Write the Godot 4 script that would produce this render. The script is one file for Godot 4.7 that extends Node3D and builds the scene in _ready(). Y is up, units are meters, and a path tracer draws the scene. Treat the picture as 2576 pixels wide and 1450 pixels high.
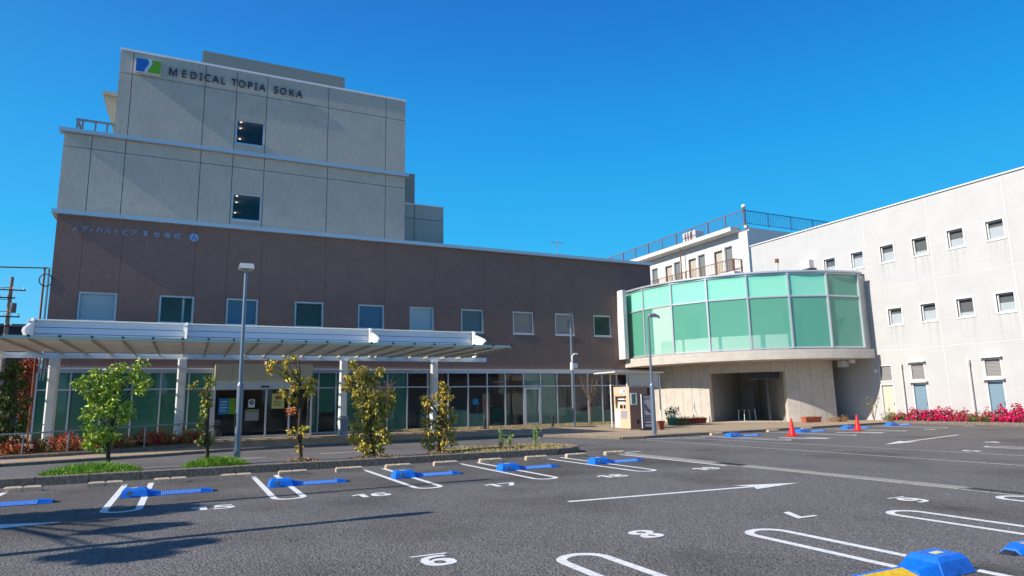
extends Node3D
# A hospital car park on a clear day: hospital and white annexe behind, parking bays with flap locks in front.
# World: x runs along the hospital's facade, y is up, the camera stands at x = z = 0 and looks towards -z.

const EYE := Vector3(0, 1.6, 0)
const TURN := Vector3(9.8, -25.97, -1.136)
var rng := RandomNumberGenerator.new()
var taken := {}
var mt := {}

# ---------------------------------------------------------------- helpers
class Shape:
	var st := SurfaceTool.new()
	var col := Color(1, 1, 1)
	func _init():
		st.begin(Mesh.PRIMITIVE_TRIANGLES)
		st.set_smooth_group(-1)
	func smooth(on):
		st.set_smooth_group(1 if on else -1)
		return self
	func tri(a, b, c):
		for p in [a, b, c]:
			st.set_color(col)
			st.add_vertex(p)
	func quad(a, b, c, d):
		tri(a, b, c)
		tri(a, c, d)
	func tri_uv(a, b, c, ua, ub, uc):
		for k in [[a, ua], [b, ub], [c, uc]]:
			st.set_color(col)
			st.set_uv(k[1])
			st.add_vertex(k[0])
	func hexa(p):   # eight corners: bottom ring 0..3, top ring 4..7
		quad(p[0], p[1], p[2], p[3])
		quad(p[7], p[6], p[5], p[4])
		for i in 4:
			var j = (i + 1) % 4
			quad(p[i], p[i + 4], p[j + 4], p[j])
		return self
	func box(c, s, b = Basis()):
		var h = s / 2.0
		var p = []
		for y in [-h.y, h.y]:
			for q in [[-1, -1], [-1, 1], [1, 1], [1, -1]]:
				p.append(c + b * Vector3(q[0] * h.x, y, q[1] * h.z))
		hexa(p)
		return self
	func span(a, b):
		return box((a + b) / 2.0, (b - a).abs())
	func chamfer(c, s, e, b = Basis()):   # box whose top edges are cut off by e
		var h = s / 2.0
		var p = []
		for k in [[-h.y, 0.0], [h.y - e, 0.0], [h.y, e]]:
			for q in [[-1, -1], [-1, 1], [1, 1], [1, -1]]:
				p.append(c + b * Vector3(q[0] * (h.x - k[1]), k[0], q[1] * (h.z - k[1])))
		quad(p[0], p[1], p[2], p[3])
		quad(p[11], p[10], p[9], p[8])
		for r in 2:
			for i in 4:
				var j = (i + 1) % 4
				quad(p[r * 4 + i], p[r * 4 + i + 4], p[r * 4 + j + 4], p[r * 4 + j])
		return self
	func bar(a, b, w, hh, up = Vector3.UP):   # straight bar of section w x hh
		var d = (b - a).normalized()
		var s = d.cross(up)
		if s.length() < 0.01:
			s = d.cross(Vector3.RIGHT)
		s = s.normalized()
		var u = s.cross(d).normalized()
		return box((a + b) / 2.0, Vector3(w, hh, a.distance_to(b)), Basis(s, u, -d))
	func tube(pts, rad, n = 8):
		smooth(true)
		var prev = []
		for i in pts.size():
			var d = (pts[min(i + 1, pts.size() - 1)] - pts[max(i - 1, 0)]).normalized()
			var s = d.cross(Vector3(0.13, 0.31, 0.94)).normalized()
			var u = d.cross(s).normalized()
			var r = rad[i] if rad is Array else rad
			var ring = []
			for k in n:
				var a = TAU * k / n
				ring.append(pts[i] + (s * cos(a) + u * sin(a)) * r)
			if i > 0:
				for k in n:
					var j = (k + 1) % n
					quad(prev[k], ring[k], ring[j], prev[j])
			prev = ring
			if i == 0 or i == pts.size() - 1:
				smooth(false)
				for k in n:
					tri(pts[i], ring[(k + 1) % n] if i > 0 else ring[k], ring[k] if i > 0 else ring[(k + 1) % n])
				smooth(true)
		smooth(false)
		return self
	func prism(poly, fn, w0, w1):   # polygon in (u, v), extruded from w0 to w1; fn turns (u, v, w) into a point
		var t = Geometry2D.triangulate_polygon(poly)
		for i in range(0, t.size(), 3):
			tri(fn.call(poly[t[i]].x, poly[t[i]].y, w1), fn.call(poly[t[i + 1]].x, poly[t[i + 1]].y, w1), fn.call(poly[t[i + 2]].x, poly[t[i + 2]].y, w1))
			tri(fn.call(poly[t[i]].x, poly[t[i]].y, w0), fn.call(poly[t[i + 2]].x, poly[t[i + 2]].y, w0), fn.call(poly[t[i + 1]].x, poly[t[i + 1]].y, w0))
		for i in poly.size():
			var a = poly[i]
			var b = poly[(i + 1) % poly.size()]
			quad(fn.call(a.x, a.y, w0), fn.call(a.x, a.y, w1), fn.call(b.x, b.y, w1), fn.call(b.x, b.y, w0))
		return self
	func leaf(p, d, n, l, w):
		var s = d.cross(n).normalized() * w * 0.5
		var m = p + d * l * 0.45
		var t = p + d * l - n * l * 0.18
		tri(p, m + s + n * w * 0.12, t)
		tri(p, t, m - s + n * w * 0.12)
	func done(m):
		st.generate_normals()
		var mesh = st.commit()
		if mesh.get_surface_count() > 0:
			mesh.surface_set_material(0, m)
		return mesh

func numbered(called):
	var n = taken.get(called, 0)
	taken[called] = n + 1
	return called if n == 0 else "%s_%03d" % [called, n]

func thing(called, label, category, at = Vector3.ZERO, group = ""):
	var o := Node3D.new()
	o.name = numbered(called)
	add_child(o)
	o.position = at
	o.set_meta("label", label)
	o.set_meta("category", category)
	if group != "":
		o.set_meta("group", group)
	return o

func part(called, shape, m, parent):
	var o := MeshInstance3D.new()
	o.mesh = shape.done(m) if shape is Shape else shape
	if not (shape is Shape):
		o.material_override = m
	o.name = called
	parent.add_child(o, true)
	return o

func node(called, parent, at = Vector3.ZERO):
	var o := Node3D.new()
	o.name = called
	parent.add_child(o, true)
	o.position = at
	return o

func struct(called, shape = null, m = null):
	var o
	if shape == null:
		o = Node3D.new()
	else:
		o = MeshInstance3D.new()
		o.mesh = shape.done(m)
	o.name = numbered(called)
	add_child(o)
	o.set_meta("kind", "structure")
	return o

func copy(o, at, label = "", turn = 0.0):
	var c = o.duplicate()
	c.name = numbered(str(o.name))
	add_child(c)
	c.position = at
	c.rotation.y = turn
	if label != "":
		c.set_meta("label", label)
	return c

func ray(x, y):
	return Basis.from_euler(TURN * PI / 180.0) * Vector3((x - 1288.0) / 1665.0, -(y - 725.0) / 1665.0, -1.0)

func on_z(x, y, z):   # where the sight line through a pixel meets the upright plane at z
	var d = ray(x, y)
	return EYE + d * (z / d.z)

func on_y(x, y, h = 0.0):   # where it meets the ground at height h
	var d = ray(x, y)
	return EYE + d * ((h - EYE.y) / d.y)

func text(called, s, m, parent, height, depth, bold = false, mono = false):
	var f := SystemFont.new()
	f.font_names = PackedStringArray(["Droid Sans"])
	if bold:
		f.font_weight = 700
	var t := TextMesh.new()
	t.text = s
	t.font = f
	t.font_size = 64
	t.depth = depth
	t.pixel_size = height / 46.0
	t.curve_step = 4.0
	t.material = m
	var o := MeshInstance3D.new()
	o.mesh = t
	o.name = called
	parent.add_child(o, true)
	return o

# ---------------------------------------------------------------- materials
func noise_image(size, kind, freq, seed_, octaves = 4):
	var n := FastNoiseLite.new()
	n.noise_type = kind
	n.frequency = freq
	n.seed = seed_
	n.fractal_octaves = octaves
	return n.get_seamless_image(size, size)

func tone(size, layers, base, amount, tint = Color(0, 0, 0)):   # grey noise layers -> colour texture around base (sRGB)
	var im = Image.create(size, size, true, Image.FORMAT_RGB8)
	for y in size:
		for x in size:
			var v = 0.0
			for l in layers:
				v += (l[0].get_pixel(x, y).r - 0.5) * l[1]
			var c = base * (1.0 + amount * v)
			im.set_pixel(x, y, Color(c.r + tint.r * v, c.g + tint.g * v, c.b + tint.b * v))
	im.generate_mipmaps()
	return ImageTexture.create_from_image(im)

func mat(called, c, rough = 0.7, metal = 0.0):
	var m := StandardMaterial3D.new()
	m.resource_name = called
	m.albedo_color = c
	m.roughness = rough
	m.metallic = metal
	m.cull_mode = BaseMaterial3D.CULL_DISABLED
	mt[called] = m
	return m

func textured(called, tex, metres, rough, bump = null, bump_scale = 1.0):
	var m = mat(called, Color(1, 1, 1), rough)
	m.albedo_texture = tex
	m.uv1_triplanar = true
	m.uv1_world_triplanar = true
	m.uv1_scale = Vector3.ONE / metres
	if bump != null:
		m.normal_enabled = true
		m.normal_texture = bump
		m.normal_scale = bump_scale
	return m

func pane_mat(called, c, a, rough = 0.03):
	var m = mat(called, Color(c.r, c.g, c.b, a), rough)
	m.transparency = BaseMaterial3D.TRANSPARENCY_ALPHA
	return m

func materials():
	var fine = noise_image(512, FastNoiseLite.TYPE_VALUE, 0.33, 3, 2)
	var grit = noise_image(512, FastNoiseLite.TYPE_CELLULAR, 0.12, 5, 1)
	var mid = noise_image(512, FastNoiseLite.TYPE_SIMPLEX, 0.02, 8, 4)
	var big = noise_image(512, FastNoiseLite.TYPE_SIMPLEX, 0.006, 11, 4)
	var bump_im = noise_image(512, FastNoiseLite.TYPE_VALUE, 0.22, 21, 2)
	bump_im.convert(Image.FORMAT_RGBA8)
	bump_im.bump_map_to_normal_map(6.0)
	bump_im.generate_mipmaps()
	var bump = ImageTexture.create_from_image(bump_im)
	# asphalt: aggregate grains, worn patches
	var asph = textured("asphalt", tone(512, [[fine, 1.0], [grit, -0.55], [mid, 0.18]], Color(0.378, 0.367, 0.358), 0.9), 1.9, 0.92, bump, 0.8)
	asph.vertex_color_use_as_albedo = true
	textured("asphalt_dark", tone(512, [[fine, 1.0], [grit, -0.4], [mid, 0.3]], Color(0.33, 0.33, 0.34), 0.7), 1.9, 0.85, bump, 0.6)
	textured("earth", tone(512, [[fine, 0.6], [mid, 0.6]], Color(0.40, 0.37, 0.31), 0.6), 3.0, 0.95)
	# road paint, worn through to the asphalt in specks
	var pim = Image.create(512, 512, true, Image.FORMAT_RGB8)
	for y in 512:
		for x in 512:
			var wear = fine.get_pixel(x, y).r * 0.6 + mid.get_pixel(x, y).r * 0.4
			var v = 0.90 - 0.10 * mid.get_pixel(x, y).r
			if wear > 0.70:
				v = lerp(v, 0.52, clamp((wear - 0.70) * 9.0, 0.0, 1.0))
			pim.set_pixel(x, y, Color(v, v, v * 0.985))
	pim.generate_mipmaps()
	textured("paint", ImageTexture.create_from_image(pim), 1.3, 0.75)
	textured("paint_faded", tone(256, [[fine.duplicate(), 0.9], [mid, 0.7]], Color(0.66, 0.66, 0.66), 0.5), 1.0, 0.8)
	textured("concrete", tone(512, [[mid, 0.5], [big, 0.5], [fine, 0.25]], Color(0.745, 0.72, 0.68), 0.16), 4.0, 0.85, bump, 0.15)
	textured("kerb", tone(512, [[mid, 0.7], [fine, 0.6]], Color(0.47, 0.43, 0.385), 0.5), 1.5, 0.9, bump, 0.35)
	textured("gutter_concrete", tone(512, [[mid, 0.6], [fine, 0.5]], Color(0.57, 0.555, 0.53), 0.4), 1.2, 0.9)
	textured("kerb_stop", tone(512, [[mid, 0.6], [fine, 0.4]], Color(0.74, 0.66, 0.56), 0.4), 0.9, 0.9, bump, 0.3)
	textured("paving", tone(512, [[mid, 0.4], [fine, 0.5], [big, 0.4]], Color(0.63, 0.555, 0.46), 0.32), 2.5, 0.88, bump, 0.2)
	textured("soil", tone(256, [[fine, 0.9], [mid, 0.7]], Color(0.36, 0.28, 0.20), 0.8), 1.0, 0.98)
	# plaster with tall faint run marks: stretched noise
	var streak = noise_image(512, FastNoiseLite.TYPE_SIMPLEX, 0.013, 31, 4)
	var st_im = Image.create(512, 512, false, Image.FORMAT_RGB8)
	for y in 512:
		for x in 512:
			st_im.set_pixel(x, y, streak.get_pixel((x * 4) % 512, y))
	textured("plaster_grey", tone(512, [[st_im, 0.6], [big, 0.6], [fine, 0.15]], Color(0.705, 0.682, 0.64), 0.09), 7.0, 0.9, bump, 0.04)
	textured("plaster_brown", tone(512, [[st_im, 0.5], [big, 0.5], [fine, 0.2]], Color(0.465, 0.383, 0.36), 0.12), 6.0, 0.9, bump, 0.05)
	textured("old_white", tone(512, [[st_im, 0.8], [mid, 0.3]], Color(0.81, 0.805, 0.79), 0.08), 5.0, 0.85)
	mat("joint", Color(0.30, 0.30, 0.30), 0.9)
	mat("trim_metal", Color(0.70, 0.73, 0.76), 0.35, 0.5)
	mat("trim_edge", Color(0.90, 0.91, 0.92), 0.5)
	mat("frame_alu", Color(0.74, 0.76, 0.79), 0.35, 0.35)
	mat("frame_white", Color(0.83, 0.83, 0.825), 0.5)
	mat("room_dark", Color(0.58, 0.57, 0.55), 0.9)
	mat("room_navy", Color(0.52, 0.53, 0.56), 0.9)
	mat("blind_pale", Color(0.72, 0.76, 0.78), 0.9)
	mat("blind_grey", Color(0.50, 0.52, 0.51), 0.9)
	mat("blind_deep", Color(0.40, 0.41, 0.42), 0.9)
	mat("blind_blue", Color(0.30, 0.42, 0.55), 0.9)
	pane_mat("glass", Color(0.10, 0.13, 0.15), 0.10)
	pane_mat("glass_dark", Color(0.06, 0.10, 0.10), 0.12)
	pane_mat("glass_green", Color(0.44, 0.80, 0.68), 0.50)
	pane_mat("glass_mint", Color(0.54, 0.90, 0.79), 0.72, 0.05)
	mat("film_green", Color(0.24, 0.50, 0.41), 0.3)
	mat("film_teal", Color(0.28, 0.52, 0.45), 0.3)
	mat("cream_panel", Color(0.67, 0.655, 0.57), 0.4)
	mat("white_steel", Color(0.88, 0.885, 0.87), 0.45)
	mat("canopy_board", Color(0.95, 0.955, 0.94), 0.55)
	mt.canopy_board.backlight = Color(1.0, 1.0, 1.0)
	mat("canopy_sheet", Color(0.88, 0.90, 0.85), 0.4)
	mt.canopy_sheet.backlight = Color(1.0, 1.0, 0.94)
	mat("front_edge", Color(0.66, 0.74, 0.69), 0.2)
	mat("louvre_board", Color(0.72, 0.76, 0.80), 0.4, 0.2)
	mat("galv", Color(0.58, 0.61, 0.63), 0.4, 0.6)
	mat("lamp_post", Color(0.47, 0.52, 0.57), 0.4, 0.45)
	mat("lamp_head", Color(0.62, 0.63, 0.62), 0.45, 0.2)
	mat("lamp_glass", Color(0.82, 0.83, 0.80), 0.3)
	mat("dark_metal", Color(0.20, 0.21, 0.23), 0.5, 0.3)
	mat("black", Color(0.06, 0.06, 0.065), 0.6)
	mat("rust", Color(0.50, 0.30, 0.20), 0.85)
	mat("rail_blue", Color(0.33, 0.39, 0.58), 0.6)
	mat("letter_dark", Color(0.20, 0.23, 0.29), 0.45, 0.2)
	mat("letter_pale", Color(0.56, 0.62, 0.72), 0.4, 0.2)
	mat("logo_blue", Color(0.04, 0.38, 0.72), 0.45)
	mat("logo_green", Color(0.35, 0.62, 0.06), 0.45)
	mat("logo_white", Color(0.78, 0.84, 0.90), 0.45)
	textured("lock_blue", tone(256, [[fine, 0.5], [mid, 0.8]], Color(0.05, 0.42, 0.82), 0.22, Color(0.05, 0.04, 0.03)), 0.6, 0.5)
	mat("screen_grey", Color(0.56, 0.59, 0.58), 0.6)
	mat("lock_pale", Color(0.42, 0.66, 0.94), 0.5)
	textured("lock_yellow", tone(256, [[fine, 0.5], [mid, 0.8]], Color(0.90, 0.72, 0.05), 0.3), 0.5, 0.55)
	mat("cone_red", Color(0.87, 0.07, 0.05), 0.5)
	mat("kiosk_cream", Color(0.86, 0.72, 0.61), 0.5)
	mat("kiosk_brown", Color(0.50, 0.40, 0.36), 0.55)
	mat("white", Color(0.90, 0.90, 0.89), 0.6)
	mat("paper_yellow", Color(0.84, 0.82, 0.50), 0.8)
	mat("paper_blue", Color(0.16, 0.52, 0.72), 0.7)
	mat("paper_green", Color(0.45, 0.62, 0.12), 0.7)
	mat("paper_ink", Color(0.17, 0.16, 0.17), 0.8)
	mat("sign_grey", Color(0.60, 0.58, 0.62), 0.6)
	mat("terracotta", Color(0.68, 0.36, 0.28), 0.85)
	mat("trough_red", Color(0.48, 0.17, 0.15), 0.8)
	mat("tub_green", Color(0.30, 0.62, 0.52), 0.6)
	mat("door_beige", Color(0.78, 0.75, 0.68), 0.6)
	mat("door_blue", Color(0.47, 0.57, 0.63), 0.35)
	mat("louvre_grey", Color(0.58, 0.57, 0.57), 0.5)
	mat("pvc", Color(0.84, 0.80, 0.78), 0.5)
	mat("bark", Color(0.30, 0.25, 0.20), 0.95)
	mat("bark_pale", Color(0.44, 0.37, 0.32), 0.95)
	mat("pole_concrete", Color(0.52, 0.49, 0.46), 0.9)
	mat("far_grey", Color(0.42, 0.42, 0.44), 0.9)
	mat("far_dark", Color(0.22, 0.23, 0.26), 0.9)
	mat("far_brown", Color(0.42, 0.33, 0.32), 0.9)
	var lf = mat("leaf", Color(1, 1, 1), 0.42)
	lf.vertex_color_use_as_albedo = true
	lf.backlight = Color(0.8, 0.8, 0.6)
	var gr = mat("grass", Color(1, 1, 1), 0.7)
	gr.vertex_color_use_as_albedo = true
	gr.backlight = Color(0.4, 0.4, 0.3)
	var lamp = mat("downlight", Color(1, 0.95, 0.85), 0.5)
	lamp.emission_enabled = true
	lamp.emission = Color(1, 0.93, 0.8)
	lamp.emission_energy_multiplier = 0.9

# wall of panels with openings. fn(u, v, w) -> point, w points outwards; panels are 'thick' deep and parted by grooves
func panel_wall(parent, called, fn, us, vs, openings, thick, gap, m, uv_box = null):
	for i in us.size() - 1:
		for j in vs.size() - 1:
			var u0 = us[i] + (gap / 2 if i > 0 else 0.0)
			var u1 = us[i + 1] - (gap / 2 if i < us.size() - 2 else 0.0)
			var v0 = vs[j] + (gap / 2 if j > 0 else 0.0)
			var v1 = vs[j + 1] - (gap / 2 if j < vs.size() - 2 else 0.0)
			var cuts = [u0, u1]
			for o in openings:
				if o[2] < v1 and o[3] > v0:
					for c in [o[0], o[1]]:
						if c > u0 and c < u1:
							cuts.append(c)
			cuts.sort()
			var s := Shape.new()
			for k in cuts.size() - 1:
				var a = cuts[k]
				var b = cuts[k + 1]
				if b - a < 0.001:
					continue
				var free = [[v0, v1]]
				for o in openings:
					if o[0] < (a + b) / 2 and o[1] > (a + b) / 2:
						var next = []
						for f in free:
							if o[2] >= f[1] or o[3] <= f[0]:
								next.append(f)
								continue
							if o[2] > f[0]:
								next.append([f[0], o[2]])
							if o[3] < f[1]:
								next.append([o[3], f[1]])
						free = next
				for f in free:
					if uv_box != null:
						var P = [fn.call(a, f[0], 0.0), fn.call(b, f[0], 0.0), fn.call(b, f[1], 0.0), fn.call(a, f[1], 0.0)]
						var U = []
						for q in [[a, f[0]], [b, f[0]], [b, f[1]], [a, f[1]]]:
							U.append(Vector2((q[0] - uv_box[0]) / uv_box[1], 1.0 - q[1] / uv_box[2]))
						s.tri_uv(P[0], P[1], P[2], U[0], U[1], U[2])
						s.tri_uv(P[0], P[2], P[3], U[0], U[2], U[3])
						var Q = [fn.call(a, f[0], -thick), fn.call(b, f[0], -thick), fn.call(b, f[1], -thick), fn.call(a, f[1], -thick)]
						for e in 4:
							var g = (e + 1) % 4
							s.tri_uv(P[e], Q[e], Q[g], U[e], U[e], U[g])
							s.tri_uv(P[e], Q[g], P[g], U[e], U[g], U[g])
					else:
						var p = []
						for w in [-thick, 0.0]:
							for q in [[a, f[0]], [b, f[0]], [b, f[1]], [a, f[1]]]:
								p.append(fn.call(q[0], q[1], w))
						s.hexa(p)
			part(called, s, m, parent)

func frame_shape(fn, u0, u1, v0, v1, fw, w0, w1):
	var s := Shape.new()
	for r in [[u0, u1, v1 - fw, v1], [u0, u1, v0, v0 + fw], [u0, u0 + fw, v0 + fw, v1 - fw], [u1 - fw, u1, v0 + fw, v1 - fw]]:
		s.hexa(corners(fn, r[0], r[1], r[2], r[3], w0, w1))
	return s

func corners(fn, u0, u1, v0, v1, w0, w1):
	var p = []
	for w in [w0, w1]:
		for q in [[u0, v0], [u1, v0], [u1, v1], [u0, v1]]:
			p.append(fn.call(q[0], q[1], w))
	return p

func slab(fn, u0, u1, v0, v1, w0, w1):
	var s := Shape.new()
	s.hexa(corners(fn, u0, u1, v0, v1, w0, w1))
	return s

func sheet(fn, u0, u1, v0, v1, w):
	var s := Shape.new()
	s.quad(fn.call(u0, v0, w), fn.call(u1, v0, w), fn.call(u1, v1, w), fn.call(u0, v1, w))
	return s

# ---------------------------------------------------------------- camera, sky, sun
func _ready():
	rng.seed = 20240411
	var cam := Camera3D.new()
	cam.name = "camera"
	cam.position = EYE
	cam.rotation_degrees = TURN
	cam.fov = 47.05
	cam.far = 2000.0
	add_child(cam)
	cam.current = true
	var sky_m := PanoramaSkyMaterial.new()
	sky_m.panorama = sky_image(Vector3(-1.47, 1.0, 0.06).normalized(), 1.3)
	sky_m.filter = true
	var env := Environment.new()
	env.background_mode = Environment.BG_SKY
	env.sky = Sky.new()
	env.sky.sky_material = sky_m
	env.tonemap_mode = Environment.TONE_MAPPER_LINEAR
	env.tonemap_exposure = 1.3
	env.sdfgi_enabled = true
	env.ssao_enabled = true
	env.ssil_enabled = true
	var we := WorldEnvironment.new()
	we.name = "world_environment"
	we.environment = env
	add_child(we)
	var sun := DirectionalLight3D.new()
	sun.name = "sun"
	sun.light_energy = 1.6
	sun.light_color = Color(1.0, 0.96, 0.905)
	sun.light_angular_distance = 0.5
	sun.shadow_enabled = true
	add_child(sun)
	sun.look_at_from_position(Vector3.ZERO, Vector3(1.47, -1.0, -0.06), Vector3.UP)
	materials()
	ground()
	hospital()
	entrance()
	canopy()
	rotunda()
	annexe()
	old_block()
	far_left()
	car_park()
	island()
	planter()
	plaza()
	behind()

# clear air: blue that pales towards the horizon all round, and the wide faint aureole round the sun
func sky_image(sun_dir, exposure):
	var stops = [[-90.0, 0.20, 0.20, 0.20], [-1.0, 0.30, 0.32, 0.33], [0.0, 0.43, 0.72, 0.91], [6.0, 0.127, 0.59, 0.97], [13.0, 0.034, 0.468, 0.923], [22.0, 0.014, 0.328, 0.823], [30.0, 0.010, 0.216, 0.686], [36.0, 0.008, 0.162, 0.578], [60.0, 0.006, 0.105, 0.42], [90.0, 0.005, 0.08, 0.33]]
	var w = 512
	var h = 256
	var im = Image.create(w, h, false, Image.FORMAT_RGBF)
	for y in h:
		var el = 90.0 - 180.0 * (y + 0.5) / h
		var c = Color()
		for k in stops.size() - 1:
			var a = stops[k]
			var b = stops[k + 1]
			if el >= a[0] and el <= b[0]:
				var t = (el - a[0]) / (b[0] - a[0])
				c = Color(lerpf(a[1], b[1], t), lerpf(a[2], b[2], t), lerpf(a[3], b[3], t))
		for x in w:
			var az = TAU * (x + 0.5) / w
			var d = Vector3(sin(az) * cos(deg_to_rad(el)), sin(deg_to_rad(el)), -cos(az) * cos(deg_to_rad(el)))
			var ang = rad_to_deg(d.angle_to(sun_dir))
			var g = (0.55 * exp(-ang / 16.0) + 0.06 * exp(-ang / 45.0)) if el > -1.0 else 0.0
			im.set_pixel(x, y, Color((c.r + g) / exposure, (c.g + g * 0.96) / exposure, (c.b + g * 0.88) / exposure))
	return ImageTexture.create_from_image(im)

# ---------------------------------------------------------------- ground
func poly_sheet(s, pts, y):
	var p = PackedVector2Array(pts)
	var t = Geometry2D.triangulate_polygon(p)
	for i in range(0, t.size(), 3):
		s.tri(Vector3(p[t[i]].x, y, p[t[i]].y), Vector3(p[t[i + 1]].x, y, p[t[i + 1]].y), Vector3(p[t[i + 2]].x, y, p[t[i + 2]].y))

func kerb_run(parent, pts, w, y0, y1, m, step = 1.0):   # separate kerb stones along a line
	for i in pts.size() - 1:
		var a = Vector3(pts[i].x, (y0 + y1) / 2, pts[i].y)
		var b = Vector3(pts[i + 1].x, (y0 + y1) / 2, pts[i + 1].y)
		var n = max(1, int(round(a.distance_to(b) / step)))
		for k in n:
			var p = a.lerp(b, (k + 0.0) / n)
			var q = a.lerp(b, (k + 1.0) / n)
			var d = (q - p).normalized() * 0.006
			var s := Shape.new()
			var f = (q - p).normalized()
			var side = f.cross(Vector3.UP)
			s.chamfer((p + q) / 2 + Vector3(0, rng.randf_range(-0.003, 0.003), 0), Vector3(w, y1 - y0, p.distance_to(q) - 0.012), 0.018, Basis(side, Vector3.UP, -f))
			part("kerb_stone", s, m, parent)

var PAVE = [Vector2(-16, -24.2), Vector2(-9, -24.6), Vector2(-4.9, -25.0), Vector2(-1.0, -26.2), Vector2(1.4, -27.4), Vector2(5, -28.0), Vector2(8.5, -28.5), Vector2(12.2, -28.8), Vector2(14.9, -27.6), Vector2(15.7, -25.6), Vector2(16.2, -23.3), Vector2(17.2, -23.15), Vector2(18.6, -23.5), Vector2(23, -23.65), Vector2(28, -24.1), Vector2(32, -24.6), Vector2(36.1, -25.0)]

func ground():
	var g := Shape.new()
	g.quad(Vector3(-600, -0.03, -600), Vector3(600, -0.03, -600), Vector3(600, -0.03, 600), Vector3(-600, -0.03, 600))
	struct("ground", g, mt.earth)
	# asphalt, with worn patches as vertex colours
	var n := FastNoiseLite.new()
	n.seed = 4
	n.frequency = 0.16
	n.fractal_octaves = 4
	var a := Shape.new()
	a.smooth(true)
	var st = 0.25
	var x0 = -10.0
	var z0 = -31.0
	var nx = 196
	var nz = 124
	var oil = []
	for i in 6:
		for k in 3:
			oil.append(Vector3(-2.3 + 2.6 * i + rng.randf_range(-0.9, 0.9), rng.randf_range(-16.6, -13.0), rng.randf_range(0.25, 0.6)))
			oil.append(Vector3(2.3 + 2.6 * i + rng.randf_range(-0.9, 0.9), rng.randf_range(-6.3, -2.0), rng.randf_range(0.25, 0.55)))
	for k in 14:
		oil.append(Vector3(rng.randf_range(-2, 18), rng.randf_range(-22, -7), rng.randf_range(0.3, 1.1)))
	var cols = []
	for i in nx + 1:
		var row = []
		for j in nz + 1:
			var x = x0 + i * st
			var z = z0 + j * st
			var v = 1.0 + 0.30 * n.get_noise_2d(x, z * 1.3) + 0.14 * n.get_noise_2d(x * 4.0 + 90, z * 4.0)
			# bays hold oil and tyre dirt: darker and a little brown
			var stain = clamp(n.get_noise_2d(x * 1.7 + 300, z * 1.7) * 2.0 - 0.1, 0.0, 1.0)
			if x < 11.8 and (z < -12.8 and z > -17.9):
				stain += 0.75 + 0.5 * n.get_noise_2d(x * 3.0, z * 3.0 + 50)
			v *= 1.0 - 0.30 * clamp(stain, 0.0, 1.2)
			for o in oil:
				var d2 = Vector2((x - o.x) / o.z, (z - o.y) / (o.z * 1.5)).length() + 0.35 * n.get_noise_2d(x * 9.0, z * 9.0)
				if d2 < 1.0:
					v *= 1.0 - 0.30 * (1.0 - d2)
			# tyre paths along the drive lane
			var lane = abs(fmod(abs(z + 9.6), 1.7) - 0.85)
			if x < 11.5 and z > -12.2 and z < -7.0:
				v *= 1.0 + 0.05 * (lane - 0.42) * (1.0 + n.get_noise_2d(x * 0.8, z))
			row.append(Color(v, v * (1.0 - 0.03 * stain), v * (1.0 - 0.08 * stain)))
		cols.append(row)
	for i in nx:
		for j in nz:
			var P = []
			var C = []
			for q in [[0, 0], [1, 0], [1, 1], [0, 1]]:
				P.append(Vector3(x0 + (i + q[0]) * st, 0, z0 + (j + q[1]) * st))
				C.append(cols[i + q[0]][j + q[1]])
			for t in [[0, 1, 2], [0, 2, 3]]:
				for k in t:
					a.st.set_color(C[k])
					a.st.add_vertex(P[k])
	for q in [[-60, -10, -31, 30], [39, 80, -31, 30], [-10, 39, 0, 30]]:
		a.quad(Vector3(q[0], 0, q[2]), Vector3(q[1], 0, q[2]), Vector3(q[1], 0, q[3]), Vector3(q[0], 0, q[3]))
	struct("parking_lot", a, mt.asphalt)
	# raised pavement round the buildings
	var pv := Shape.new()
	var pts = PAVE.duplicate()
	pts.append_array([Vector2(36.1, 12), Vector2(60, 12), Vector2(60, -60), Vector2(-16, -60)])
	poly_sheet(pv, pts, 0.10)
	var pave = struct("pavement", pv, mt.paving)
	var kp = []
	for p in PAVE:
		kp.append(p + Vector2(0, 0.06))
	kerb_run(pave, kp, 0.15, -0.02, 0.105, mt.kerb, 1.0)
	kerb_run(pave, [Vector2(36.05, -25.0), Vector2(36.05, 2.0)], 0.15, -0.02, 0.16, mt.kerb, 1.0)
	# concrete gutter with grates
	var gut = struct("gutter")
	for k in 19:
		var z = -17.2 + k * 1.0
		var s := Shape.new()
		if k in [4, 10, 16]:
			s.span(Vector3(11.86, -0.02, z + 0.02), Vector3(12.22, 0.006, z + 0.98))
			part("gutter_block", s, mt.gutter_concrete, gut)
			for b in 14:
				var s2 := Shape.new()
				s2.span(Vector3(11.9, 0.006, z + 0.08 + b * 0.062), Vector3(12.18, 0.013, z + 0.11 + b * 0.062))
				part("grate_bar", s2, mt.dark_metal, gut)
		else:
			s.span(Vector3(11.86, -0.02, z + 0.006), Vector3(12.22, 0.008, z + 0.994))
			part("gutter_block", s, mt.gutter_concrete, gut)

# ---------------------------------------------------------------- hospital
const ZF := -38.0
func face(u, v, w):
	return Vector3(u, v, ZF + w)

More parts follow.
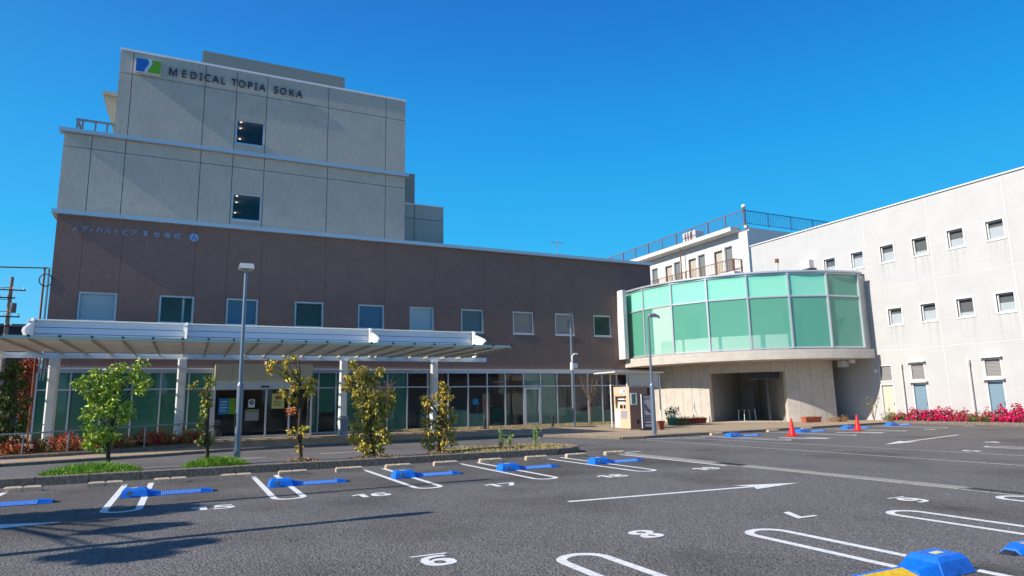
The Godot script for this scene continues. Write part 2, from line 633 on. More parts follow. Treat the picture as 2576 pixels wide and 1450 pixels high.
func window_unit(parent, fn, u0, u1, v0, v1, blind, lit = false, called = "window", frame_m = null, fw = 0.09, recess = 0.12):
	var w = node(called, parent)
	part("frame", frame_shape(fn, u0, u1, v0, v1, fw, -recess - 0.05, -recess + 0.05), frame_m if frame_m != null else mt.frame_alu, w)
	part("pane", sheet(fn, u0 + fw, u1 - fw, v0 + fw, v1 - fw, -recess), mt.glass, w)
	if blind != null:
		part("blind", slab(fn, u0 + fw * 0.5, u1 - fw * 0.5, v0 + fw * 0.5, v1 - fw * 0.5, -recess - 0.13, -recess - 0.10), blind, w)
	part("sill", slab(fn, u0 - 0.02, u1 + 0.02, v0 - 0.05, v0 - 0.001, -recess - 0.04, 0.03), frame_m if frame_m != null else mt.frame_alu, w)
	# the dark room behind
	var r := Shape.new()
	var d = 6.0 if lit else 2.6
	var e = 0.9 if lit else 0.12
	var p = corners(fn, u0 - e, u1 + e, v0 - 0.12, v1 + 0.10, -d, -0.30)
	r.quad(p[0], p[1], p[2], p[3])
	for i in 4:
		r.quad(p[i], p[i + 4], p[(i + 1) % 4 + 4], p[(i + 1) % 4])
	part("room", r, mt.room_dark if not lit else mt.room_navy, w)
	return w

func hospital():
	var b = thing("hospital_building", "stepped hospital with grey tower above long brown base and dark MEDICAL TOPIA SOKA lettering", "building", Vector3.ZERO)
	# brown base, two storeys
	var wins = []
	var wx = [[-5.13, -3.47], [-1.61, 0.0], [1.56, 3.15], [5.06, 6.63], [8.58, 10.12], [11.67, 13.2], [14.97, 16.48], [18.53, 20.05], [21.65, 23.12], [24.67, 26.12]]
	for x in wx:
		wins.append([x[0], x[1], 5.93, 7.39])
	var us = [-6.3, -5.15, -3.45, -0.1, 1.5, 3.2, 6.65, 10.14, 13.22, 16.5, 20.07, 23.14, 26.14, 29.7]
	panel_wall(b, "wall_panel", face, us, [3.6, 11.16], wins, 0.16, 0.012, mt.plaster_brown)
	part("wall_backing", slab(face, -6.2, 29.6, 3.62, 5.93, -0.30, -0.155), mt.plaster_brown, b)
	part("wall_backing", slab(face, -6.2, 29.6, 7.39, 11.1, -0.30, -0.155), mt.plaster_brown, b)
	part("curtain", slab(face, -0.55, -0.45, 6.0, 7.3, -0.30, -0.24), mt.blind_pale, b)
	var blinds = ["blind_pale", null, "blind_blue", null, "blind_blue", "blind_pale", "blind_deep", "blind_grey", "blind_grey", null]
	for i in wx.size():
		window_unit(b, face, wx[i][0], wx[i][1], 5.93, 7.39, mt[blinds[i]] if blinds[i] != null else null)
	# side, back and roof of the base
	var body := Shape.new()
	body.span(Vector3(-6.3, 3.6, -38.17), Vector3(-6.1, 11.15, -56))
	body.span(Vector3(29.5, 3.6, -38.17), Vector3(29.7, 11.15, -56))
	body.span(Vector3(-6.3, 0, -56), Vector3(29.7, 11.15, -56.2))
	part("side_wall", body, mt.plaster_brown, b)
	var roof := Shape.new()
	roof.span(Vector3(-6.25, 10.9, -38.2), Vector3(29.65, 11.1, -56))
	part("roof", roof, mt.far_grey, b)
	# metal coping on the base, in lengths
	var cx = -6.52
	while cx < 29.7:
		var ce = min(cx + 3.0, 29.78)
		var s := Shape.new()
		s.span(Vector3(cx + 0.004, 11.165, -38.35), Vector3(ce - 0.004, 11.37, -37.74))
		part("coping", s, mt.trim_metal, b)
		cx = ce
	var s_end := Shape.new()
	s_end.span(Vector3(-6.53, 11.16, -38.36), Vector3(-6.15, 11.36, -56.2))
	part("coping", s_end, mt.trim_metal, b)
	# middle storey
	var w2 = [[1.53, 3.09, 11.73, 13.28]]
	panel_wall(b, "wall_panel", face, [-6.35, -5.15, -3.65, -0.11, 1.49, 3.13, 6.62, 10.08, 11.3], [11.38, 14.72, 15.42], w2, 0.12, 0.032, mt.plaster_grey)
	part("wall_backing", slab(face, -6.3, 1.4, 11.38, 15.4, -0.25, -0.10), mt.joint, b)
	part("wall_backing", slab(face, 3.2, 11.25, 11.38, 15.4, -0.25, -0.10), mt.joint, b)
	part("wall_backing", slab(face, 1.4, 3.2, 13.3, 15.4, -0.25, -0.10), mt.joint, b)
	part("wall_backing", slab(face, 1.4, 3.2, 11.38, 11.68, -0.25, -0.10), mt.joint, b)
	# top storey
	var w3 = [[1.54, 3.07, 16.12, 17.59]]
	panel_wall(b, "wall_panel", face, [-4.23, -3.63, -0.12, 1.5, 3.11, 6.57, 10.06, 11.3], [15.62, 19.13, 20.40], w3, 0.12, 0.032, mt.plaster_grey)
	part("wall_backing", slab(face, -4.2, 1.4, 15.6, 20.38, -0.25, -0.10), mt.joint, b)
	part("wall_backing", slab(face, 3.2, 11.25, 15.6, 20.38, -0.25, -0.10), mt.joint, b)
	part("wall_backing", slab(face, 1.4, 3.2, 17.62, 20.38, -0.25, -0.10), mt.joint, b)
	part("wall_backing", slab(face, 1.4, 3.2, 15.6, 16.08, -0.25, -0.10), mt.joint, b)
	for q in [[1.53, 3.09, 11.73, 13.28], [1.54, 3.07, 16.12, 17.59]]:
		var w = window_unit(b, face, q[0], q[1], q[2], q[3], null, true)
		for k in ([[0.30, 0.95], [0.36, 2.2], [0.42, 4.5]] if q[2] < 14 else [[0.30, 0.68], [0.33, 1.6], [0.40, 3.3]]):
			var d := Shape.new()
			d.box(Vector3(q[0] + k[0], q[3] + 0.085, ZF - k[1]), Vector3(0.06, 0.02, 0.10))
			part("downlight", d, mt.downlight, w)
			var o := OmniLight3D.new()
			o.position = Vector3(q[0] + k[0], q[3] + 0.05, ZF - k[1])
			o.light_energy = 0.02
			o.light_color = Color(1, 0.93, 0.8)
			o.light_size = 0.05
			o.omni_range = 6.0
			o.shadow_enabled = true
			o.name = "downlight_lamp"
			w.add_child(o, true)
	# copings of the upper storeys
	for q in [[15.43, 15.62, -6.55, 11.5], [20.41, 20.52, -4.27, 11.34]]:
		cx = q[2]
		while cx < q[3]:
			var ce = min(cx + 3.0, q[3])
			var s := Shape.new()
			s.span(Vector3(cx + 0.003, q[0], -38.3), Vector3(ce - 0.003, q[1], -37.76 if q[0] < 20 else -37.95))
			part("coping", s, mt.trim_metal if q[0] < 20 else mt.trim_edge, b)
			cx = ce
	# bodies of the upper storeys
	for q in [[-6.35, 11.3, 11.38, 15.4, -50.0], [-4.23, 11.3, 15.4, 20.4, -46.0]]:
		var s := Shape.new()
		s.span(Vector3(q[0], q[2], -38.13), Vector3(q[0] + 0.2, q[3], q[4]))
		s.span(Vector3(q[1] - 0.2, q[2], -38.13), Vector3(q[1], q[3], q[4]))
		s.span(Vector3(q[0] + 0.2, q[2], q[4]), Vector3(q[1] - 0.2, q[3], q[4] + 0.2))
		s.span(Vector3(q[0] + 0.2, q[3] - 0.25, -38.27), Vector3(q[1] - 0.2, q[3] - 0.03, q[4] + 0.2))
		part("side_wall", s, mt.plaster_grey, b)
	# splayed canopy slab and rail on the left terrace
	var sl := Shape.new()
	sl.hexa([Vector3(-4.24, 15.65, -41.5), Vector3(-4.24, 15.65, -41.0), Vector3(-4.23, 15.65, -41.0), Vector3(-4.23, 15.65, -41.5), Vector3(-5.2, 19.0, -41.5), Vector3(-5.2, 19.0, -41.0), Vector3(-4.23, 19.0, -41.0), Vector3(-4.23, 19.0, -41.5)])
	part("fin", sl, mt.cream_panel, b)
	var sl2 := Shape.new()
	sl2.span(Vector3(-5.25, 19.0, -44), Vector3(-4.23, 19.2, -40.9))
	part("roof_slab", sl2, mt.cream_panel, b)
	var tr = node("terrace_rail", b)
	for x in [-6.3, -6.05, -5.45, -4.9, -4.5]:
		part("post", Shape.new().span(Vector3(x - 0.045, 15.4, -41.05), Vector3(x + 0.045, 17.3, -40.95)), mt.lamp_post, tr)
	part("handrail", Shape.new().span(Vector3(-6.37, 17.3, -41.07), Vector3(-4.3, 17.4, -40.93)), mt.lamp_post, tr)
	part("handrail", Shape.new().span(Vector3(-6.37, 17.3, -46), Vector3(-6.25, 17.4, -41.07)), mt.lamp_post, tr)
	# plant screens on the roof: slats
	var ps = node("roof_screen", b)
	for k in 17:
		part("slat", Shape.new().box(Vector3(3.85, 20.5 + k * 0.14, -41.0), Vector3(8.46, 0.125, 0.03), Basis(Vector3.RIGHT, 0.35)), mt.screen_grey, ps)
	for x in [-0.36, 8.06]:
		part("post", Shape.new().span(Vector3(x - 0.04, 20.3, -41.08), Vector3(x + 0.04, 22.8, -40.98)), mt.trim_metal, ps)
	part("post", Shape.new().span(Vector3(-0.4, 20.3, -41.2), Vector3(8.1, 22.6, -41.12)), mt.far_dark, ps)
	var ps2 = node("roof_screen", b)
	for k in 16:
		part("slat", Shape.new().box(Vector3(12.1, 14.75 + k * 0.135, -41.0), Vector3(1.55, 0.12, 0.03), Basis(Vector3.RIGHT, 0.35)), mt.screen_grey, ps2)
	part("post", Shape.new().span(Vector3(11.3, 11.0, -41.6), Vector3(12.86, 16.85, -41.12)), mt.far_dark, ps2)
	# stair head to the right of the tower
	panel_wall(b, "wall_panel", func(u, v, w): return Vector3(u, v, -41.0 + w), [11.3, 12.85, 14.9], [11.1, 13.75, 14.7], [], 0.12, 0.04, mt.plaster_grey)
	part("stair_head", Shape.new().span(Vector3(11.32, 11.1, -46), Vector3(14.88, 14.66, -41.13)), mt.joint, b)
	part("coping", Shape.new().span(Vector3(11.3, 14.7, -46.1), Vector3(14.95, 14.77, -40.95)), mt.trim_edge, b)
	# sign letters
	var sign = node("roof_sign", b)
	var letters = [["M", -1.72], ["E", -1.19], ["D", -0.73], ["I", -0.36], ["C", -0.03], ["A", 0.38], ["L", 0.76], ["T", 1.33], ["O", 1.75], ["P", 2.17], ["I", 2.48], ["A", 2.82], ["S", 3.56], ["O", 3.97], ["K", 4.43], ["A", 4.87]]
	for l in letters:
		var t = text("letter", l[0], mt.letter_dark, sign, 0.42, 0.07, false)
		t.position = Vector3(l[1], 19.63, ZF + 0.07)
	var logo = node("logo_sign", b)
	part("board", Shape.new().span(Vector3(-3.48, 19.27, ZF + 0.002), Vector3(-2.31, 20.0, ZF + 0.24)), mt.logo_white, logo)
	var curve = []
	for k in 9:
		var t = k / 8.0
		curve.append(Vector2(-2.98 + 0.09 * sin(t * PI * 1.5 + 0.4), 20.0 - 0.73 * t))
	var pl = PackedVector2Array([Vector2(-3.48, 19.27), Vector2(-3.48, 20.0)])
	pl.append_array(PackedVector2Array(curve))
	part("blue_field", Shape.new().prism(pl, face, 0.24, 0.255), mt.logo_blue, logo)
	var pr = PackedVector2Array()
	for c in curve:
		pr.append(c + Vector2(0.16, 0))
	pr.append_array(PackedVector2Array([Vector2(-2.31, 19.27), Vector2(-2.31, 20.0)]))
	part("green_field", Shape.new().prism(pr, face, 0.24, 0.255), mt.logo_green, logo)
	japanese(b)
	# left edge: conduit pipes and the cable bracket
	for x in [-6.42, -6.60]:
		part("conduit", Shape.new().tube([Vector3(x, 0.1, -38.1), Vector3(x, 8.5, -38.1)], 0.045, 8), mt.galv if x > -6.5 else mt.rust, b)
	var loop = []
	for k in 15:
		var a = TAU * k / 14.0
		loop.append(Vector3(-6.5 + 0.27 * cos(a), 7.85 + 0.3 * sin(a), -38.0))
	part("cable_loop", Shape.new().tube(loop, 0.025, 6), mt.black, b)
	# ground floor: metal head band, glazing in bays
	for q in [[-6.1, 1.15], [5.85, 11.55], [11.55, 15.38], [15.38, 19.17], [19.17, 23.0], [23.0, 29.6]]:
		part("head_band", slab(face, q[0] + 0.01, q[1] - 0.01, 3.40, 3.595, -0.1, 0.10), mt.trim_metal, b)
		part("head_cap", slab(face, q[0] + 0.01, q[1] - 0.01, 3.596, 3.64, -0.02, 0.14), mt.trim_edge, b)
	var cw = node("glazed_front", b)
	var mull = [-6.45, -5.1, -3.8, -2.5, -1.27, 0.0, 1.1]
	var mull2 = [5.95, 6.47, 7.42, 8.9, 10.35, 11.54, 12.79, 14.08, 15.38, 16.65, 17.88, 19.17, 20.39, 21.61, 22.89, 23.97, 25.1, 26.29, 27.5]
	for set_ in [mull, mull2]:
		for i in set_.size():
			part("mullion", slab(face, set_[i] - 0.035, set_[i] + 0.035, 0.1, 3.4, -0.08, 0.06), mt.frame_alu, cw)
			if i == set_.size() - 1:
				continue
			var u0 = set_[i] + 0.036
			var u1 = set_[i + 1] - 0.036
			part("transom", slab(face, u0, u1, 2.56, 2.63, -0.06, 0.05), mt.frame_alu, cw)
			part("bottom_rail", slab(face, u0, u1, 0.1, 0.2, -0.06, 0.05), mt.frame_alu, cw)
			var green = set_ == mull or (i in [0, 1, 2, 3, 4, 11, 12])
			for v in [[0.2, 2.56], [2.63, 3.4]]:
				part("pane", sheet(face, u0, u1, v[0], v[1], 0.0), mt.glass if not green else mt.glass_dark, cw)
			if green and i != 1 or set_ == mull:
				part("film", sheet(face, u0, u1, 0.2, 2.56, -0.04), mt.film_green if i < 10 else mt.film_teal, cw)
				part("film", sheet(face, u0, u1, 2.63, 3.4, -0.04), mt.film_teal if (i in [4, 11]) else mt.film_green, cw)
			elif i == 1:
				part("film", sheet(face, u0, u1, 1.25, 2.56, -0.04), mt.film_green, cw)
				part("film", sheet(face, u0, u1, 2.63, 3.4, -0.04), mt.film_green, cw)
			elif i >= 13 or i in [8, 7]:
				part("film", sheet(face, u0, u1, 0.2, 0.95 + 0.25 * (i % 2), -0.04), mt.film_teal, cw)
	# a door in the glazing
	var dr = node("glass_door", b)
	part("frame", frame_shape(face, 19.22, 20.34, 0.2, 2.5, 0.11, 0.052, 0.09), mt.frame_alu, dr)
	part("handle", Shape.new().tube([face(20.15, 0.9, 0.14), face(20.15, 1.4, 0.14)], 0.02), mt.galv, dr)
	part("poster", slab(face, 15.7, 16.05, 1.5, 1.85, 0.004, 0.008), mt.paper_blue, cw)
	# ground floor room
	var room := Shape.new()
	room.span(Vector3(-6.2, 0.02, -55), Vector3(29.4, 0.115, -38.12))
	part("floor", room, mt.room_dark, b)
	part("ceiling", Shape.new().span(Vector3(-6.2, 3.45, -55), Vector3(29.4, 3.55, -38.12)), mt.far_grey, b)
	part("inner_wall", Shape.new().span(Vector3(-6.2, 0.12, -44.2), Vector3(29.4, 3.44, -44)), mt.room_dark, b)
	part("side_wall", Shape.new().span(Vector3(-6.5, 0.1, -56), Vector3(-6.2, 3.6, -38.1)), mt.plaster_brown, b)
	part("side_wall", Shape.new().span(Vector3(29.45, 0.1, -56), Vector3(29.7, 3.6, -38.1)), mt.plaster_brown, b)
	for q in [[9.0, 1.0], [13.2, 1.1], [16.0, 0.8], [18.2, 1.3], [22.0, 1.0], [24.4, 0.9]]:
		part("counter", Shape.new().span(Vector3(q[0], 0.12, -41.4), Vector3(q[0] + 1.5, q[1], -40.8)), mt.film_teal, b)
	# low dado wall beyond the glazing's left end
	part("plinth", Shape.new().span(Vector3(-6.55, 0.0, -38.2), Vector3(1.0, 0.28, -37.9)), mt.kerb, b)

func japanese(b):   # the pale wall lettering: strokes in a unit square per sign
	var g = {
		"me": [[0.8, 0.95, 0.5, 0.4, 0.1, 0.05], [0.25, 0.62, 0.85, 0.18]],
		"de": [[0.2, 0.9, 0.65, 0.9], [0.05, 0.62, 0.85, 0.62], [0.48, 0.62, 0.42, 0.25, 0.2, 0.05], [0.76, 1.0, 0.84, 0.82], [0.92, 1.0, 1.0, 0.84]],
		"i": [[0.75, 0.62, 0.5, 0.42, 0.2, 0.3], [0.52, 0.44, 0.52, 0.02]],
		"ka": [[0.1, 0.68, 0.88, 0.68, 0.84, 0.2, 0.68, 0.08], [0.45, 0.95, 0.4, 0.45, 0.1, 0.05]],
		"ru": [[0.3, 0.9, 0.28, 0.4, 0.08, 0.08], [0.58, 0.95, 0.58, 0.1, 0.95, 0.45]],
		"to": [[0.35, 0.95, 0.35, 0.02], [0.35, 0.62, 0.8, 0.4]],
		"pi": [[0.2, 0.9, 0.2, 0.12, 0.35, 0.06, 0.88, 0.06], [0.22, 0.5, 0.8, 0.64], [0.82, 0.98, 0.94, 0.98, 0.94, 0.86, 0.82, 0.86, 0.82, 0.98]],
		"a": [[0.08, 0.88, 0.9, 0.88, 0.78, 0.62, 0.6, 0.5], [0.5, 0.72, 0.48, 0.35, 0.2, 0.04]],
		"kusa": [[0.1, 0.88, 0.9, 0.88], [0.33, 1.0, 0.33, 0.78], [0.67, 1.0, 0.67, 0.78], [0.25, 0.68, 0.75, 0.68, 0.75, 0.38, 0.25, 0.38, 0.25, 0.68], [0.25, 0.53, 0.75, 0.53], [0.08, 0.2, 0.92, 0.2], [0.5, 0.38, 0.5, 0.0]],
		"ka2": [[0.05, 0.7, 0.48, 0.7, 0.45, 0.15, 0.36, 0.06], [0.26, 0.98, 0.24, 0.5, 0.05, 0.04], [0.6, 0.75, 0.92, 0.75, 0.92, 0.12, 0.6, 0.12, 0.6, 0.75]],
		"byou": [[0.5, 1.0, 0.5, 0.88], [0.2, 0.86, 0.95, 0.86], [0.22, 0.86, 0.2, 0.4, 0.06, 0.05], [0.02, 0.7, 0.12, 0.6], [0.3, 0.7, 0.92, 0.7], [0.36, 0.5, 0.36, 0.02], [0.36, 0.5, 0.88, 0.5, 0.88, 0.04], [0.62, 0.7, 0.6, 0.4, 0.46, 0.2], [0.6, 0.38, 0.76, 0.22]],
		"in": [[0.1, 0.95, 0.1, 0.0], [0.1, 0.92, 0.3, 0.92, 0.2, 0.62, 0.32, 0.42, 0.14, 0.3], [0.68, 1.0, 0.68, 0.88], [0.42, 0.72, 0.42, 0.86, 0.95, 0.86, 0.95, 0.72], [0.52, 0.66, 0.84, 0.66], [0.42, 0.48, 0.95, 0.48], [0.58, 0.48, 0.56, 0.2, 0.38, 0.03], [0.74, 0.48, 0.74, 0.08, 0.96, 0.08, 0.96, 0.2]],
	}
	var n = node("wall_lettering", b)
	var row = [["me", -5.66], ["de", -5.26], ["i", -4.98], ["ka", -4.65], ["ru", -4.27], ["to", -3.88], ["pi", -3.51], ["a", -3.13], ["kusa", -2.60], ["ka2", -2.10], ["byou", -1.60], ["in", -1.13]]
	for r in row:
		var s := Shape.new()
		var k = 0
		for line in g[r[0]]:
			for i in range(0, line.size() - 2, 2):
				var p = Vector2(line[i], line[i + 1]) * Vector2(0.30, 0.31)
				var q = Vector2(line[i + 2], line[i + 3]) * Vector2(0.30, 0.31)
				k += 1
				s.bar(face(r[1] + p.x, 10.38 + p.y, 0.02 + 0.0007 * k), face(r[1] + q.x, 10.38 + q.y, 0.02 + 0.0007 * k), 0.032, 0.02, Vector3(0, 0, 1))
		part("letter", s, mt.letter_pale, n)
	var em = node("emblem", b)
	var disc := Shape.new()
	disc.tube([face(-0.2, 10.53, 0.001), face(-0.2, 10.53, 0.05)], 0.215, 28)
	part("disc", disc, mt.letter_pale, em)
	for k in 3:
		var a = PI / 2 + TAU * k / 3
		var c = face(-0.2 + 0.095 * cos(a), 10.515 + 0.085 * sin(a), 0.0)
		part("dot", Shape.new().tube([c + Vector3(0, 0, 0.051), c + Vector3(0, 0, 0.06)], 0.055, 14), mt.logo_blue, em)

# ---------------------------------------------------------------- entrance
func porch(u, v, w):
	return Vector3(u, v, -36.2 + w)

func entrance():
	var e = thing("entrance_porch", "glazed entrance porch with sliding doors under cream panels", "porch", Vector3(3.5, 0.1, -36.2))
	e.position = Vector3.ZERO
	for q in [[1.15, 1.93], [1.93, 3.57], [3.57, 5.85]]:
		part("panel", slab(porch, q[0] + 0.008, q[1] - 0.008, 2.85, 3.78, -0.1, 0.0), mt.cream_panel, e)
	part("panel_backing", Shape.new().span(Vector3(1.16, 2.5, -37.85), Vector3(5.84, 3.77, -36.305)), mt.cream_panel, e)
	part("header", slab(porch, 1.15, 5.85, 2.50, 2.845, -0.1, 0.05), mt.frame_alu, e)
	part("sensor", slab(porch, 3.3, 3.7, 2.60, 2.68, 0.051, 0.10), mt.dark_metal, e)
	for x in [1.18, 2.43, 3.59, 4.72, 5.82]:
		part("post", slab(porch, x - 0.04, x + 0.04, 0.1, 2.5, -0.05, 0.05), mt.frame_alu, e)
	for q in [[1.22, 2.39], [2.47, 3.55], [3.63, 4.68], [4.76, 5.78]]:
		var d = node("door" if q[0] > 2.4 and q[0] < 4.7 else "side_light", e)
		part("pane", sheet(porch, q[0], q[1], 0.22, 2.5, 0.0), mt.glass, d)
		part("bottom_rail", slab(porch, q[0], q[1], 0.1, 0.22, -0.03, 0.03), mt.frame_alu, d)
	for x in [1.16, 5.84]:
		for z in [[-37.9, -36.25]]:
			part("side_pane", Shape.new().span(Vector3(x - 0.012, 0.15, z[0]), Vector3(x + 0.012, 2.5, z[1])), mt.glass_dark, e)
	part("threshold", Shape.new().span(Vector3(1.1, 0.1, -37.9), Vector3(5.9, 0.13, -36.05)), mt.kerb, e)
	# bills behind and on the glass
	var t = thing("poster", "blue and green notice hung in the side light of the entrance", "poster", Vector3.ZERO)
	part("blue_field", slab(porch, 1.38, 1.86, 1.30, 2.07, 0.004, 0.012), mt.paper_blue, t)
	part("green_field", slab(porch, 1.86, 2.14, 1.30, 2.07, 0.004, 0.012), mt.paper_green, t)
	for k in 4:
		part("text_line", slab(porch, 1.46, 1.78 - 0.06 * (k % 2), 1.88 - k * 0.14, 1.91 - k * 0.14, 0.0125, 0.014), mt.white, t)
	t = thing("poster", "pale yellow bill with orange drawing on the sliding door", "poster", Vector3.ZERO)
	part("sheet", slab(porch, 3.86, 4.47, 1.52, 2.28, 0.004, 0.010), mt.paper_yellow, t)
	part("picture", slab(porch, 4.02, 4.32, 1.98, 2.16, 0.0105, 0.012), mt.terracotta, t)
	for k in 4:
		part("text_line", slab(porch, 3.94, 4.38 - 0.08 * (k % 2), 1.64 + k * 0.08, 1.665 + k * 0.08, 0.0105, 0.012), mt.paper_ink, t)
	t = thing("poster", "small white sheet with round black symbol on the sliding door", "poster", Vector3.ZERO)
	part("sheet", slab(porch, 2.75, 3.05, 1.6, 2.0, 0.004, 0.010), mt.white, t)
	part("symbol", Shape.new().tube([porch(2.9, 1.85, 0.0105), porch(2.9, 1.85, 0.012)], 0.11, 18), mt.paper_ink, t)
	part("symbol_centre", Shape.new().box(porch(2.9, 1.85, 0.0128), Vector3(0.11, 0.045, 0.001)), mt.white, t)
	t = thing("notice_board", "white notice with green heading low on the sliding door", "notice", Vector3.ZERO)
	part("sheet", slab(porch, 2.62, 3.26, 0.95, 1.5, 0.004, 0.010), mt.sign_grey, t)
	part("heading", slab(porch, 2.66, 3.22, 1.36, 1.46, 0.0105, 0.012), mt.paper_green, t)
	# narrow stand beside the third pillar
	t = thing("sign_stand", "narrow pale stand with upright lettering at the foot of a canopy pillar", "sign", Vector3(7.07, 0.1, -33.95))
	part("board", Shape.new().span(Vector3(-0.19, 0.05, -0.03), Vector3(0.19, 1.0, 0.03)), mt.sign_grey, t)
	part("foot", Shape.new().span(Vector3(-0.22, 0.0, -0.15), Vector3(0.22, 0.05, 0.15)), mt.frame_alu, t)
	for k in 3:
		part("text_line", Shape.new().span(Vector3(-0.11 + k * 0.085, 0.25, 0.031), Vector3(-0.07 + k * 0.085, 0.85, 0.033)), mt.blind_blue, t)
	# bicycles, seen as one parked by the porch wall
	bicycle(Vector3(0.75, 0.1, -35.6), 0.25)

func bicycle(at, turn):
	var b = thing("bicycle", "grey bicycle parked beside the entrance porch", "bicycle", at)
	b.rotation.y = turn
	for x in [-0.52, 0.52]:
		var w = node("wheel", b)
		var ring = []
		for k in 21:
			var a = TAU * k / 20
			ring.append(Vector3(x + 0.32 * cos(a), 0.335 + 0.32 * sin(a), 0))
		part("tyre", Shape.new().tube(ring, 0.018, 6), mt.black, w)
		var sp := Shape.new()
		for k in 8:
			var a = PI * k / 8
			sp.bar(Vector3(x - 0.31 * cos(a), 0.335 - 0.31 * sin(a), 0), Vector3(x + 0.31 * cos(a), 0.335 + 0.31 * sin(a), 0), 0.006, 0.006, Vector3(0, 0, 1))
		part("spokes", sp, mt.galv, w)
	var f := Shape.new()
	for q in [[-0.52, 0.335, -0.1, 0.30], [-0.1, 0.30, -0.22, 0.82], [-0.52, 0.335, -0.2, 0.7], [-0.1, 0.30, 0.36, 0.72], [-0.2, 0.6, 0.36, 0.72], [0.52, 0.335, 0.34, 0.95]]:
		f.tube([Vector3(q[0], q[1], 0.0), Vector3(q[2], q[3], 0.0)], 0.018, 6)
	part("frame", f, mt.galv, b)
	part("saddle", Shape.new().chamfer(Vector3(-0.23, 0.86, 0), Vector3(0.26, 0.06, 0.15), 0.02), mt.black, b)
	part("handlebar", Shape.new().tube([Vector3(0.22, 0.98, -0.27), Vector3(0.34, 0.97, 0), Vector3(0.22, 0.98, 0.27)], 0.015, 6), mt.galv, b)
	var bk := Shape.new()
	for k in 5:
		bk.box(Vector3(0.58, 0.70 + k * 0.05, 0), Vector3(0.30, 0.012, 0.28))
	part("basket", bk, mt.galv, b)

# ---------------------------------------------------------------- canopy
func canopy():
	var c = thing("entrance_canopy", "long white steel canopy on four square pillars with louvred upper fascia", "canopy", Vector3.ZERO)
	var px_ = [-5.25, -0.32, 7.05, 11.9]
	for x in px_:
		var p = node("pillar", c, Vector3(x, 0, -34.3))
		var oct = PackedVector2Array()
		for q in [[-0.19, -0.13], [-0.19, 0.13], [-0.13, 0.19], [0.13, 0.19], [0.19, 0.13], [0.19, -0.13], [0.13, -0.19], [-0.13, -0.19]]:
			oct.append(Vector2(q[0], q[1]))
		part("shaft", Shape.new().prism(oct, func(u, v, w): return Vector3(u, w, v), 0.1, 3.86), mt.white_steel, p)
		part("base_plate", Shape.new().span(Vector3(-0.22, 0.0, -0.22), Vector3(0.22, 0.12, 0.22)), mt.galv, p)
		part("collar", Shape.new().span(Vector3(-0.18, 1.05, -0.18), Vector3(0.18, 1.09, 0.18)), mt.galv, p)
		if x < 0:
			part("collar", Shape.new().span(Vector3(-0.18, 3.42, -0.18), Vector3(0.18, 3.45, 0.18)), mt.galv, p)
	# down pipes on the first pillar
	for k in 2:
		part("rain_pipe", Shape.new().tube([Vector3(-5.58 - 0.1 * k, 3.85, -34.35), Vector3(-5.62 - 0.12 * k, 2.9, -34.35)], 0.025, 6), mt.galv, c)
	for q in [[-10.0, -5.25], [-5.25, -0.32], [-0.32, 7.05], [7.05, 11.9], [11.9, 15.0]]:
		part("main_beam", Shape.new().span(Vector3(q[0] + 0.004, 3.862, -34.50), Vector3(q[1] - 0.004, 4.09, -34.25)), mt.white_steel, c)
	# ribs: where the photograph shows their ends along the front edge
	var rx = []
	for x in [-0.0, 71, 150, 231, 309, 385, 459, 524, 588, 649, 709, 769, 823, 879, 934, 988, 1042, 1092, 1143, 1192, 1240, 1286]:
		rx.append(on_z(x, 849 + 0.0186 * x, -27.25).x)
	rx = [rx[0] - 2.6, rx[0] - 1.3] + rx
	for x in rx:
		part("rib", rib_shape(x), mt.cream_panel, c)
		part("bolt", Shape.new().box(Vector3(x, 4.145, -27.20), Vector3(0.07, 0.07, 0.06)), mt.dark_metal, c)
	for i in rx.size() - 1:
		var a = rx[i] + 0.004
		var b = rx[i + 1] - 0.004
		for k in 10:
			var z = -27.60 - k * 0.62
			var sl := Shape.new()
			sl.quad(Vector3(a, 4.098, z - 0.32), Vector3(b, 4.098, z - 0.32), Vector3(b, 4.152, z + 0.32), Vector3(a, 4.152, z + 0.32))
			sl.quad(Vector3(a, 4.098, z - 0.32), Vector3(b, 4.098, z - 0.32), Vector3(b, 4.07, z - 0.325), Vector3(a, 4.07, z - 0.325))
			part("louvre_slat", sl, mt.canopy_board, c)
		part("front_glass", Shape.new().span(Vector3(a, 4.05, -27.30), Vector3(b, 4.162, -27.262)), mt.front_edge, c)
	# upper fascia: three lapped boards between tapered brackets
	var bx = [-6.2, -0.25, 8.43, 14.3]
	for i in 3:
		for k in 4:
			var y = 4.35 + k * 0.285
			part("fascia_board", Shape.new().box(Vector3((bx[i] + bx[i + 1]) / 2, y + 0.15, -34.55 - 0.03 * k), Vector3(bx[i + 1] - bx[i] - 0.12, 0.265, 0.03), Basis(Vector3.RIGHT, -0.22)), mt.louvre_board, c)
		part("fascia_back", Shape.new().span(Vector3(bx[i] + 0.06, 4.3, -34.86), Vector3(bx[i + 1] - 0.06, 5.49, -34.82)), mt.far_grey, c)
		part("fascia_cap", Shape.new().span(Vector3(bx[i] + 0.06, 5.50, -34.80), Vector3(bx[i + 1] - 0.06, 5.56, -34.50)), mt.white_steel, c)
	for x in bx:
		var pl = PackedVector2Array([Vector2(-34.9, 4.1), Vector2(-34.9, 5.58), Vector2(-34.4, 5.58), Vector2(-34.1, 5.34), Vector2(-32.9, 5.0), Vector2(-32.75, 4.86), Vector2(-33.0, 4.76), Vector2(-34.1, 4.1)])
		part("bracket", Shape.new().prism(pl, func(u, v, w): return Vector3(w, v, u), x - 0.05, x + 0.05), mt.white_steel, c)
		part("bracket_plate", Shape.new().span(Vector3(x - 0.12, 5.15, -34.2), Vector3(x - 0.051, 5.5, -34.0)), mt.white_steel, c)

